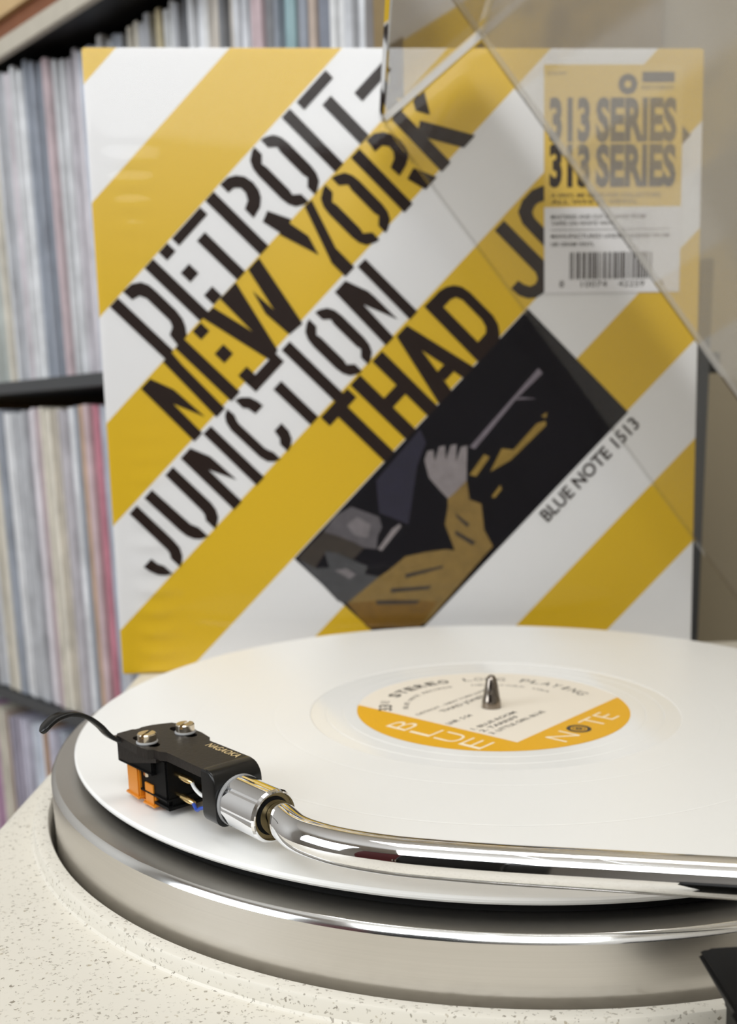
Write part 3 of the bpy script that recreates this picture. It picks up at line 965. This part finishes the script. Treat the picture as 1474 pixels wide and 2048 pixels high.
wires = [(-4.2, 12.0, 'wire_white', -3.6, 10.5), (3.4, 12.2, 'wire_red', 3.0, 13.5), (-4.2, 6.2, 'wire_blue', -4.6, 7.4), (3.4, 6.2, 'wire_black', 2.6, 8.4)]
for t, z, mname, t2, z2 in wires:
    arm_obj('terminal_pin', *tube([H(21, t, z), H(15.6, t, z)], 0.6, 10), MT['gold'], cart, label='gold terminal pin')
    arm_obj('wire_clip', *tube([H(17.4, t, z), H(13.4, t, z - 0.1), H(11.6, t, z - 0.2)], [0.95, 0.95, 0.5], 10), MT['gold'], arm)
    sgn = 1 if t > 0 else -1
    pts = spline([H(12.4, t, z - 0.2), H(9.5, t + 0.6 * sgn, z - 1.4), H(6, t2 + 1.0 * sgn, z2 - 0.9), H(3, t2, z2), H(0.6, t2 * 0.8, z2 + 0.2)], 6)
    arm_obj('lead_wire', *tube(pts, 0.5, 8), MT[mname], arm, label={'wire_white': 'white', 'wire_red': 'red', 'wire_blue': 'blue', 'wire_black': 'black'}[mname] + ' lead wire')
# pivot and counterweight (right of the frame)
pv = lathe_obj('arm_base', [(0, 0), (27, 0), (27.5, 1), (27.5, 16), (26, 18), (16, 19), (16, 24), (0, 24)], MT['chrome'], arm, 64)
bmg = box_bm(-13, 13, -17, 17, 24, 48, 3, 3)
bmobj('gimbal', bmg, MT['blackgloss'], arm, True)
dirv = Vector((0.965, -0.262, 0))
V, Fc = tube([Vector((0, 0, 36)) + dirv * 8, Vector((0, 0, 36)) + dirv * 48], 4.5, 24)
bmobj('rear_stub', clean(V, Fc), MT['chrome'], arm, True)
V, Fc = tube([Vector((0, 0, 36)) + dirv * x for x in (18, 19.5, 38.5, 40)], [13.5, 15, 15, 13.5], 48)
bmobj('counterweight', clean(V, Fc), MT['blackgloss'], arm, True)

# ------------------------------------------------------------------ yellow and white striped record sleeve standing behind the platter
KS = 1.01336
S = 314 * KS
LEAN, YAW = 0.05, 0.067792
ex = Vector((math.cos(YAW), math.sin(YAW), 0)); bk = Vector((-math.sin(YAW), math.cos(YAW), 0))
ez = Vector((0, 0, math.cos(LEAN))) + bk * math.sin(LEAN)
ey = ez.cross(ex)
sleeve = thing('display_sleeve', 'yellow and white striped record sleeve with bold black stencil lettering, standing behind the turntable platter', 'record sleeve', (0, 0, 0))
sleeve.matrix_world = frame_mat((-180.225, 161.939, -25.1), ex, ey, ez)
bms = box_bm(0, S, 0, 4.2, 0, S)
bmesh.ops.bevel(bms, geom=bms.edges[:], offset=0.7, segments=2, affect='EDGES')
bmobj('cover_card', bms, MT['stripes'], sleeve, True, 'striped card cover', 40)


def ab(a, b): return ((a - b) / math.sqrt(2) * KS, (a + b) / math.sqrt(2) * KS)


def cover_obj(name, parts, m, off, parent=sleeve, label=None, uv=False):
    V, Fc = merge(parts)
    W = [((x * KS, y * KS) if uv else ab(x, y)) for x, y in V]
    return obj(name, [(x, -off, z) for x, z in W], Fc, m, parent, label=label)


def lp(*loops): return poly_fill(list(loops))


def bar(a0, a1, b0, b1): return ([(a0, b0), (a1, b0), (a1, b1), (a0, b1)], [(0, 1, 2, 3)])


def ostencil(a0, a1, b0, b1, gap=4.6, st=6.0):
    """two halves of a stencil O"""
    h = b1 - b0; m_ = (a0 + a1) / 2
    out = []
    for sg in (-1, 1):
        xo = a0 if sg < 0 else a1
        d = -sg
        P = [(m_ + sg * gap / 2, b1), (m_ + sg * (gap / 2 + 2.6), b1 - 0.7), (xo + d * 2.4, b1 - 3.0), (xo + d * 0.6, b1 - 6.6), (xo, b1 - 11), (xo, b0 + 11), (xo + d * 0.6, b0 + 6.6), (xo + d * 2.4, b0 + 3.0), (m_ + sg * (gap / 2 + 2.6), b0 + 0.7), (m_ + sg * gap / 2, b0),
             (m_ + sg * gap / 2, b0 + 5.2), (xo + d * (st - 0.6), b0 + 8.2), (xo + d * st, b0 + 11), (xo + d * st, b1 - 11), (xo + d * (st - 0.6), b1 - 8.2), (m_ + sg * gap / 2, b1 - 5.2)]
        out.append(lp(P))
    return out


L = {}
T, B = 131.0, 93.4
L['D'] = [bar(139.0, 145.2, B, T), lp([(149.2, 131.2), (155.0, 130.6), (159.0, 127.8), (160.8, 123.9), (161.1, 119), (161.0, 105.9), (160.2, 100.7), (158.4, 97.0), (155.4, 93.4), (148.6, 93.3), (149.6, 100.0), (153.6, 101.6), (154.9, 104.4), (155.0, 120.4), (153.5, 123.8), (149.4, 125.1)])]
L['E'] = [bar(165.4, 171.8, B, T), bar(176.1, 182.5, 125.3, T), bar(176.3, 182.6, 109.8, 116.4), bar(176.3, 182.6, B + 0.5, 100.6)]
L['T'] = [bar(185.7, 207.0, 125.8, T - 0.2), bar(193.7, 199.7, B, 121.0)]
L['R'] = [bar(211.0, 217.3, B, T), lp([(222.1, 130.9), (227.1, 130.5), (230.9, 128.2), (233.5, 124.7), (234.5, 119.8), (233.8, 115.3), (231.9, 112.0), (228.2, 109.2), (221.9, 107.9), (222.0, 114.1), (226.2, 115.8), (228.1, 119.1), (228.1, 122.4), (225.7, 124.8), (222.0, 125.3)]), lp([(229.4, 105.4), (234.9, 94.0), (232.8, 93.2), (226.1, 93.2), (223.8, 103.5)])]
L['O'] = ostencil(238.6, 260.8, 93.4, 130.8)
L['I'] = [bar(267.2, 273.2, B, 130.4)]
L['T.'] = [bar(277.8, 299.1, 124.8, 130.0), bar(285.9, 292.2, B, 120.0)]
L['-'] = [bar(301.4, 322.5, 106.8, 112.5)]
T, B = 93.6, 54.8
L['N'] = [lp([(119.3, 92.6), (126.3, 92.6), (130.6, 80.4), (130.9, 74.6), (131.4, 59.2), (125.1, 75.6), (124.3, B), (118.2, B)]), lp([(137.2, 93.6), (143.8, 93.6), (142.9, 84.8), (141.8, B), (135.3, B)])]
L['E.'] = [bar(146.6, 153.3, B, 93.6), bar(159.0, 165.2, 86.8, 92.8), bar(158.5, 165.2, 70.4, 77.2), bar(158.8, 165.2, 54.2, 61.0)]
L['W'] = [lp([(167.5, 93.8), (175.2, 93.4), (180.2, 70.7), (180.8, 93.6), (192.4, 93.4), (182.4, B), (175.8, B)]), lp([(201.4, 93.0), (209.5, 93.0), (201.2, B), (192.4, 56.0), (191.5, 71.9), (195.2, 84.4), (195.9, 70.0)])]
L['Y'] = [lp([(225.2, 93.4), (232.9, 93.4), (235.0, 82.1), (231.9, 72.0)]), lp([(244.2, 93.3), (249.0, 93.0), (240.5, 68.1), (240.4, B), (233.6, B), (233.6, 64.5)])]
L['O.'] = ostencil(250.2, 272.8, 54.8, 93.0)
L['R.'] = [bar(277.8, 284.0, B, 92.6), lp([(289.6, 92.9), (294.6, 92.2), (298.6, 89.2), (300.8, 85.0), (301.7, 79.9), (301.0, 75.4), (298.9, 72.1), (295.0, 70.1), (289.0, 68.9), (288.6, 75.0), (293.1, 76.6), (295.2, 79.3), (295.4, 82.6), (293.4, 85.3), (288.6, 85.9)]), lp([(296.8, 66.6), (302.0, B), (293.6, B), (290.7, 65.1)])]
L['K'] = [bar(305.6, 312.2, B, 92.8), lp([(322.2, 93.0), (330.0, 93.0), (321.1, 78.0), (317.3, 84.7)]), lp([(315.6, 79.9), (330.4, B), (322.0, B), (312.0, 71.5), (312.0, 77.7)])]
T, B = 54.6, 16.0
L['J'] = [lp([(67.0, 54.4), (72.9, 54.4), (72.4, 28.7), (71.7, 23.4), (69.5, 19.6), (66.7, 17.3), (64.0, 16.3), (64.1, 23.0), (65.6, 24.9), (66.2, 27.1)]), lp([(51.0, 30.4), (57.0, 30.4), (57.3, 26.1), (58.8, 23.0), (58.8, 16.6), (55.6, 18.8), (53.0, 22.0), (51.5, 26.3)])]
L['U'] = [lp([(78.4, 54.2), (84.4, 54.2), (84.8, 27.6), (86.4, 23.2), (86.4, 16.4), (82.6, 18.2), (80.2, 21.0), (78.7, 24.9), (78.3, 29.3)]), lp([(94.8, 54.2), (100.8, 54.2), (100.5, 27.2), (99.6, 22.9), (97.4, 19.3), (94.3, 17.4), (91.6, 16.4), (91.7, 23.0), (93.5, 25.4), (94.0, 27.8)])]
L['N.'] = [lp([(106.8, 54.2), (114.2, 54.2), (118.1, 43.8), (118.3, 39.3), (118.6, 25.4), (112.5, 39.6), (112.1, B), (106.0, B)]), lp([(124.2, 54.2), (130.0, 54.0), (129.6, B), (123.6, B)])]
L['C'] = [lp([(142.3, 53.8), (142.6, 48.9), (141.6, 46.8), (140.9, 44.5), (140.9, 26.0), (141.6, 23.4), (142.5, 21.2), (142.5, 16.2), (139.2, 17.5), (136.7, 20.4), (135.7, 24.4), (135.6, 44.9), (136.8, 49.6), (139.0, 52.4)]), lp([(148.4, 53.9), (151.6, 52.6), (154.7, 49.4), (156.1, 45.2), (156.4, 41.4), (150.6, 41.4), (149.9, 46.1), (148.2, 48.2)]), lp([(150.9, 28.4), (156.4, 28.4), (156.1, 22.9), (154.1, 18.8), (151.0, 16.8), (147.8, 16.1), (147.9, 21.5), (150.0, 23.7)])]
L['T,'] = [bar(166.2, 172.2, 16.6, 43.2), bar(158.9, 180.5, 48.8, 55.0)]
L['I.'] = [bar(183.8, 190.0, 15.6, 53.6)]
L['O,'] = ostencil(196.6, 218.2, 16.0, 54.0)
L['N,'] = [lp([(224.2, 53.6), (232.2, 53.6), (236.6, 41.6), (237.0, 37.0), (237.1, 20.6), (230.1, 38.7), (229.2, B), (223.2, B)]), lp([(241.6, 53.8), (247.2, 53.6), (247.2, B), (241.4, B)])]
T, B = 15.6, -25.2
L['T;'] = [bar(172.8, 193.3, 9.0, T), bar(179.3, 186.6, B, 9.1)]
L['H'] = [bar(195.6, 203.0, B, T), bar(212.4, 219.8, B, T), bar(202.9, 212.5, -8.5, -1.8)]
L['A'] = [lp([(230.4, 15.2), (238.3, 15.2), (234.6, 0.7), (231.6, -19.0), (230.6, B), (221.0, B)]), lp([(238.3, 15.2), (247.6, B), (239.6, B), (238.6, -19.0), (234.6, 0.7)]), bar(231.9, 238.4, -19.0, -12.8)]
dout = [(251.4, 15.2), (262.6, 14.9), (266.6, 13.8), (270.0, 11.4), (272.3, 8.0), (273.3, 3.1), (273.4, -14.0), (272.2, -19.0), (269.6, -22.8), (267.0, B), (251.0, B)]
L['D.'] = [lp(dout, [(258.3, 7.8), (263.6, 7.7), (266.4, 6.5), (267.8, 3.1), (267.8, -11.4), (266.6, -15.4), (264.5, -17.5), (258.2, -17.7)])]
L['J.'] = [lp([(304.4, 15.2), (311.3, 15.2), (311.9, -14.6), (310.4, -20.0), (307.4, -23.4), (303.3, -25.2), (299.4, -25.2), (295.4, -23.9), (292.4, -21.2), (290.2, -16.7), (289.8, -11.3), (295.3, -11.2), (296.0, -14.8), (297.6, -17.9), (300.4, -18.9), (303.1, -18.0), (304.6, -15.0)])]
oo = lambda a0, a1, b0, b1, r: [(a0 + r, b1), (a1 - r, b1), (a1 - r * .3, b1 - r * .3), (a1, b1 - r), (a1, b0 + r), (a1 - r * .3, b0 + r * .3), (a1 - r, b0), (a0 + r, b0), (a0 + r * .3, b0 + r * .3), (a0, b0 + r), (a0, b1 - r), (a0 + r * .3, b1 - r * .3)]
L['O;'] = [lp(oo(317.0, 340.0, -25.2, 15.2, 8), oo(323.4, 333.6, -18.5, 8.6, 4))]
L['N;'] = [bar(344.5, 351.2, -25.2, 15.4), bar(359.4, 366.0, -25.2, 15.4), lp([(351, 15.4), (359.6, -14), (359.6, -25.2), (351, 4)])]
L['E;'] = [bar(371.5, 378.2, -25.2, 15.4), bar(378, 387, 9, 15.4), bar(378, 386, -8, -1.8), bar(378, 387, -25.2, -18.8)]
L['S;'] = [bar(392, 410, 9, 15.4), bar(392, 398.5, -4, 9.2), bar(392, 410, -8, -1.8), bar(404, 410, -20, -6), bar(392, 410, -25.2, -18.8)]
for k_, parts in L.items():
    cover_obj('letter', parts, MT['ink'], 0.22)

# the dark square picture: a generic horn player in flat tones
cover_obj('cover_picture', [bar(108.7, 288.8, -101.9, -24.8)], MT['picture'], 0.14, label='dark square picture of a musician raising a hand to a horn')
pic = [o for o in sleeve.children if o.name.startswith('cover_picture')][0]


def cc(pts):  # corner coordinates of the picture, a and b in sleeve millimetres
    return lp(pts)


FIG = {
    'hand': [(194.6, -39.6), (199.0, -37.6), (201.7, -39.3), (197.8, -44.2), (205.0, -40.5), (207.7, -42.3), (202.5, -48.0), (209.8, -44.5), (212.5, -46.3), (205.7, -52.5), (213.1, -49.1), (216.0, -51.0), (208.1, -58.3), (202.5, -63.7), (193.7, -63.5), (188.6, -63.0), (188.9, -56.1), (189.6, -47.8)],
    'sleeve': [(188.6, -63.0), (193.7, -63.5), (202.5, -63.7), (196.4, -71.9), (199.1, -78.2), (190.1, -89.2), (187.2, -98.8), (177.7, -99.1), (171.2, -85.3), (177.6, -71.4), (185.4, -66.0)],
    'jacket': [(110.5, -62.1), (132.8, -65.0), (138.3, -66.3), (150.5, -67.8), (159.8, -74.2), (168.5, -81.3), (171.2, -85.3), (177.7, -99.1), (131.6, -101.4), (108.2, -79.5)],
    'fold1': [(185.9, -71.1), (186.9, -81.2), (184.6, -81.2), (184.8, -73.3)],
    'fold2': [(179.2, -77.6), (182.3, -90.2), (179.8, -90.3), (177.5, -79.3)],
    'fold3': [(143.6, -74.3), (161.2, -86.2), (159.5, -86.7), (141.9, -76.0)],
    'fold4': [(132.5, -74.0), (148.8, -89.2), (146.4, -89.4), (130.8, -75.6)],
    'fold5': [(122.4, -72.6), (138.7, -90.1), (136.2, -90.2), (120.7, -74.2)],
    'lower': [(110.5, -62.1), (130.6, -80.2), (144.7, -97.7), (128.3, -100.1), (108.2, -79.5)],
    'head': [(130.1, -26.5), (140.6, -25.2), (149.9, -28.2), (153.5, -36.6), (156.1, -42.8), (153.2, -47.7), (148.2, -49.2), (142.6, -53.5), (138.8, -48.4), (136.8, -41.6), (133.7, -33.8)],
    'hair': [(110.2, -25.8), (130.1, -26.5), (133.7, -33.8), (136.8, -41.6), (138.8, -48.4), (130.0, -48.1), (126.9, -40.2), (123.7, -34.5), (112.6, -36.4)],
    'neck': [(122.7, -33.4), (126.9, -40.2), (132.5, -56.5), (128.5, -58.1), (123.2, -50.1), (117.9, -42.1)],
    'shoulder': [(109.9, -26.1), (112.6, -36.4), (117.9, -42.1), (128.5, -58.1), (132.8, -65.0), (110.5, -62.1), (107.9, -58.0)],
    'slide': [(216.3, -52.5), (248.9, -51.3), (271.1, -50.4), (270.9, -53.9), (251.6, -53.0), (217.5, -55.3)],
    'slide2': [(248.9, -51.3), (254.4, -54.8), (259.3, -61.0), (253.6, -55.5)],
    'brass': [(214.6, -69.7), (227.7, -65.6), (231.5, -70.7), (250.1, -70.2), (254.4, -72.5), (253.0, -74.4), (226.6, -73.4)],
    'brass2': [(205.8, -62.7), (219.0, -60.9), (219.9, -64.0), (207.6, -65.9)],
    'brass3': [(205.7, -79.5), (213.4, -78.6), (212.3, -80.8), (206.2, -81.2)],
    'brass4': [(254.4, -69.2), (258.2, -69.9), (255.7, -71.7)],
    'mouth': [(143.1, -54.1), (156.4, -52.3), (161.1, -53.3), (160.5, -55.0), (153.0, -55.5), (144.1, -56.3)],
    'blue': [(169.1, -28.3), (204.6, -26.8), (201.8, -33.8), (189.7, -38.9), (164.1, -57.0), (157.8, -41.2)],
}
cover_obj('background_tone', [cc(FIG['blue'])], MT['p_blue'], 0.17, pic)
cover_obj('shoulder', [cc(FIG['shoulder']), cc(FIG['neck'])], MT['p_shoulder'], 0.18, pic)
cover_obj('hair', [cc(FIG['hair'])], MT['p_shade'], 0.19, pic)
cover_obj('head', [cc(FIG['head'])], MT['p_grey'], 0.20, pic)
cover_obj('cheek', [cc([(141, -33), (148, -34), (150, -42), (144, -46), (140, -40)]), cc([(119, -45), (124, -49), (125, -55), (121, -54)])], MT['p_light'], 0.23, pic)
cover_obj('jacket', [cc(FIG['jacket']), cc(FIG['sleeve'])], MT['p_ochre'], 0.20, pic)
cover_obj('jacket_shade', [cc(FIG['lower'])], MT['p_deep'], 0.215, pic)
cover_obj('jacket_fold', [cc(FIG['fold%d' % q]) for q in range(1, 6)], MT['p_shade'], 0.23, pic)
cover_obj('hand', [cc(FIG['hand'])], MT['p_hand'], 0.23, pic)
cover_obj('horn_slide', [lp(FIG['slide']), lp(FIG['slide2'])], MT['p_line'], 0.24, pic)
cover_obj('horn_brass', [lp(FIG[q]) for q in ('brass', 'brass2', 'brass3', 'brass4')], MT['p_gold'], 0.23, pic)
cover_obj('mouthpiece', [lp(FIG['mouth'])], MT['p_hand'], 0.24, pic)

# small catalogue line under the picture
Vt, Ft = fit_text('BLUE NOTE 1513', 217.0, 288.6, -112.0, -104.6, 0.02)
cover_obj('catalogue_line', [(Vt, Ft)], MT['ink'], 0.22, label='small black capitals under the picture')

# sticker on the wrap
st = cover_obj('shop_sticker', [bar(230.5, 303.0, 194, 237)], MT['sticker_white'], 0.42, uv=True, label='white and yellow sticker with black barcode')
cover_obj('yellow_panel', [bar(230.5, 303.0, 237, 306.0)], MT['sticker_yellow'], 0.42, st, uv=True, label='yellow upper half of the sticker')
num = []
for y0, y1 in ((268.5, 290.5), (246.5, 268.0)):  # the same words drawn in two stacked rows
    for s_, x0, x1, bo in (('313', 233.2, 254.5, 0.045), ('SERIES', 257.5, 300, 0.045)):
        num.append(fit_text(s_, x0, x1, y0, y1, bo))
cover_obj('sticker_lettering', num, MT['ink'], 0.5, st, uv=True, label='tall narrow black letters')
sm = [bar(281.5, 298.5, 297.5, 302.5), fit_text('EXCLUSIVE', 232.5, 242, 301, 302.6), ring2(274, 296.6, 1.8, 5.0, 24), fit_text('RECORDS', 281.5, 298, 294, 296)]
for yy, x1, s_ in ((241.8, 292, 'A VINYL ME SERIES FOR COLLECTORS'), (238.6, 280, 'ALL WHITE VINYL'), (231.2, 284, 'MASTERED AND CUT BY HAND FROM'), (228.0, 268, 'TAPES ON WHITE VINYL'), (221.6, 297, 'MANUFACTURED UNDER LICENSE FROM'), (217.6, 257, '180 GRAM VINYL')):
    sm.append(fit_text(s_, 234, x1, yy, yy + 2.0, 0.01))
sm.append(bar(234, 297, 225.6, 225.9))
cover_obj('sticker_small_print', sm, MT['ink'], 0.5, st, uv=True, label='small print lines')
random.seed(3)
bars = []
x = 244.0
while x < 288:
    w_ = random.choice((0.5, 0.5, 0.9, 1.3))
    bars.append(bar(x, x + w_, 201.0, 214.5)); x += w_ + random.choice((0.5, 0.5, 0.9, 1.2))
bars += [fit_text('8', 238.5, 241, 197, 200.4), fit_text('10074', 250, 264, 197, 200.0), fit_text('42259', 270, 284, 197, 200.0), fit_text('6', 292, 294.5, 197, 200.4)]
cover_obj('barcode', bars, MT['ink'], 0.5, st, uv=True, label='black barcode with digits')

# shrink film with real wrinkles along the left side
NX, NZ = 46, 110
V, Fc = [], []
for i in range(NX + 1):
    fx = i / NX
    x = S * (fx ** 1.7)
    for j in range(NZ + 1):
        z = S * j / NZ
        wz = math.exp(-((x - 20) / 8.0) ** 2) * (1 if z < 262 else math.exp(-((z - 262) / 12) ** 2))
        ampl = 1.7 * wz * (0.5 + 0.5 * math.sin(z * 0.021 + 1.0))
        ph = z / 11.5 * 2 * math.pi + 0.6 * math.sin(z * 0.05) + 0.03 * x
        d = 0.62 + ampl * (0.5 + 0.5 * math.sin(ph)) + 0.25 * wz + 0.10 * math.sin(x * 0.045 + z * 0.02) * math.sin(z * 0.031)
        if x < 1 or x > S - 1 or z < 1 or z > S - 1: d = 0.3
        V.append((x, -d, z))
for i in range(NX):
    for j in range(NZ):
        a = i * (NZ + 1) + j
        Fc.append((a, a + NZ + 1, a + NZ + 2, a + 1))
wrap = obj('shrink_wrap', V, Fc, MT['wrap'], sleeve, smooth=True, label='clear glossy shrink wrap')

# ------------------------------------------------------------------ clear dust cover, hinged open at the right
OPEN = math.radians(52.4)
HX, HZ = 176.94, -21.03      # on the plinth's rear edge
dl = Vector((-math.cos(OPEN), 0, math.sin(OPEN)))     # from hinge to free end
dn = Vector((math.sin(OPEN), 0, math.cos(OPEN)))      # from rim to top panel
LEN, DEP, TH = 346.0, 63.0, 2.6
LY0, LY1 = -288.0, 166.0
cover = thing('dust_cover', 'clear acrylic dust cover hinged open over the right of the turntable', 'cover', (HX, (LY0 + LY1) / 2, HZ))
co_ = Vector((HX, (LY0 + LY1) / 2, HZ))


def lid_pt(l, n, y): return Vector((HX, y, HZ)) + dl * l + dn * n - co_


def lid_box(name, l0, l1, n0, n1, y0, y1, m, parent, label=None, bev=0.0):
    bm = box_bm(l0, l1, n0, n1, y0, y1, bev)
    for v in bm.verts: v.co = lid_pt(v.co.x, v.co.y, v.co.z)
    return bmobj(name, bm, m, parent, label=label)


def lid_sheet(name, corners, m, parent, label=None):
    return obj(name, [lid_pt(*c) for c in corners], [tuple(range(len(corners)))], m, parent, label=label)


e = 0.0
lid_box('top_panel', 0, LEN - TH, DEP - TH, DEP, LY0 + TH, LY1 - TH, MT['acrylic_veiled'], cover)
lid_box('side_panel', 0, LEN - TH, 1.2, DEP - TH, LY1 - TH, LY1, MT['acrylic'], cover)
lid_box('side_panel', 0, LEN - TH, 1.2, DEP - TH, LY0, LY0 + TH, MT['acrylic'], cover)
lid_box('front_panel', LEN - TH, LEN, 1.2, DEP - TH, LY0 + TH, LY1 - TH, MT['acrylic'], cover)
lid_box('back_panel', -TH, 0, 1.2, DEP - TH, LY0, LY1, MT['acrylic'], cover)
# glued corner seams and rims, light and shade painted into their tones
lid_box('corner_seam', 0, LEN - TH, DEP - TH, DEP, LY1 - TH, LY1, MT['acrylic_edge'], cover, 'bright glued edge')
lid_box('corner_seam', 0, LEN - TH, DEP - TH, DEP, LY0, LY0 + TH, MT['acrylic_edge'], cover)
lid_box('corner_seam', LEN - TH, LEN, DEP - TH, DEP, LY0, LY1, MT['acrylic_dark'], cover)
lid_box('corner_seam', LEN - 4.2, LEN, 1.2, DEP - TH, LY1 - 4.2, LY1, MT['acrylic_bright'], cover, 'bright glued edge')
lid_box('corner_seam', LEN - TH, LEN, 1.2, DEP - TH, LY0, LY0 + TH, MT['acrylic_edge'], cover)
lid_box('rim', LEN - TH, LEN, 0, 1.2, LY0, LY1, MT['acrylic_dark'], cover, 'grey shaded rim')
lid_box('rim', 0, LEN - TH, 0, 1.2, LY1 - TH, LY1, MT['acrylic'], cover)
for yy in (-210, 90):
    bmobj('hinge', box_bm(170 - co_.x, 186 - co_.x, yy - co_.y, yy + 34 - co_.y, -25.3 - co_.z, -21.8 - co_.z, 0.8), MT['blackplastic'], cover)

# ------------------------------------------------------------------ dark prop added behind the camera for the chrome to mirror
ch = thing('reflection_prop', 'tall black block with maroon doors, added out of view as a dark shape for the chrome arm tube to mirror', 'reflection_prop', (-560, -1080, Z0))


def chp(name, *a, bev=3, m='blackplastic', seg=2, par=None):
    return bmobj(name, box_bm(*a, bev, seg), MT[m], par or ch)


chp('body', -330, 330, -200, 178, 60, 1360)
chp('top', -342, 342, -205, 202, 1360, 1385)
for x0_ in (-328, 3):
    d_ = chp('door', x0_, x0_ + 325, 180, 200, 64, 1356, m='maroon' if x0_ < 0 else 'blackgloss')
    chp('handle', (-20 if x0_ < 0 else 8), (-8 if x0_ < 0 else 20), 200, 222, 700, 860, m='nickel', par=d_)
for sx_ in (-320, 280):
    for yy in (-190, 130):
        chp('leg', sx_, sx_ + 40, yy, yy + 40, 0, 60)
# slim upright drawn for the dark strip right of the display sleeve
post = thing('dark_upright', 'slim dark grey upright just right of the striped sleeve', 'post', (176, 300, Z0))
bmobj('shaft', box_bm(-4, 4, -4, 4, 4, 1004, 0.8), MT['shelf_edge'], post)
bmobj('base_plate', box_bm(-35, 35, -35, 35, 0, 5, 1), MT['shelf_edge'], post)
bmobj('clip', box_bm(4, 10.5, -5, 5, 933, 946, 1), MT['blackplastic'], post)
bpy.context.view_layer.update()
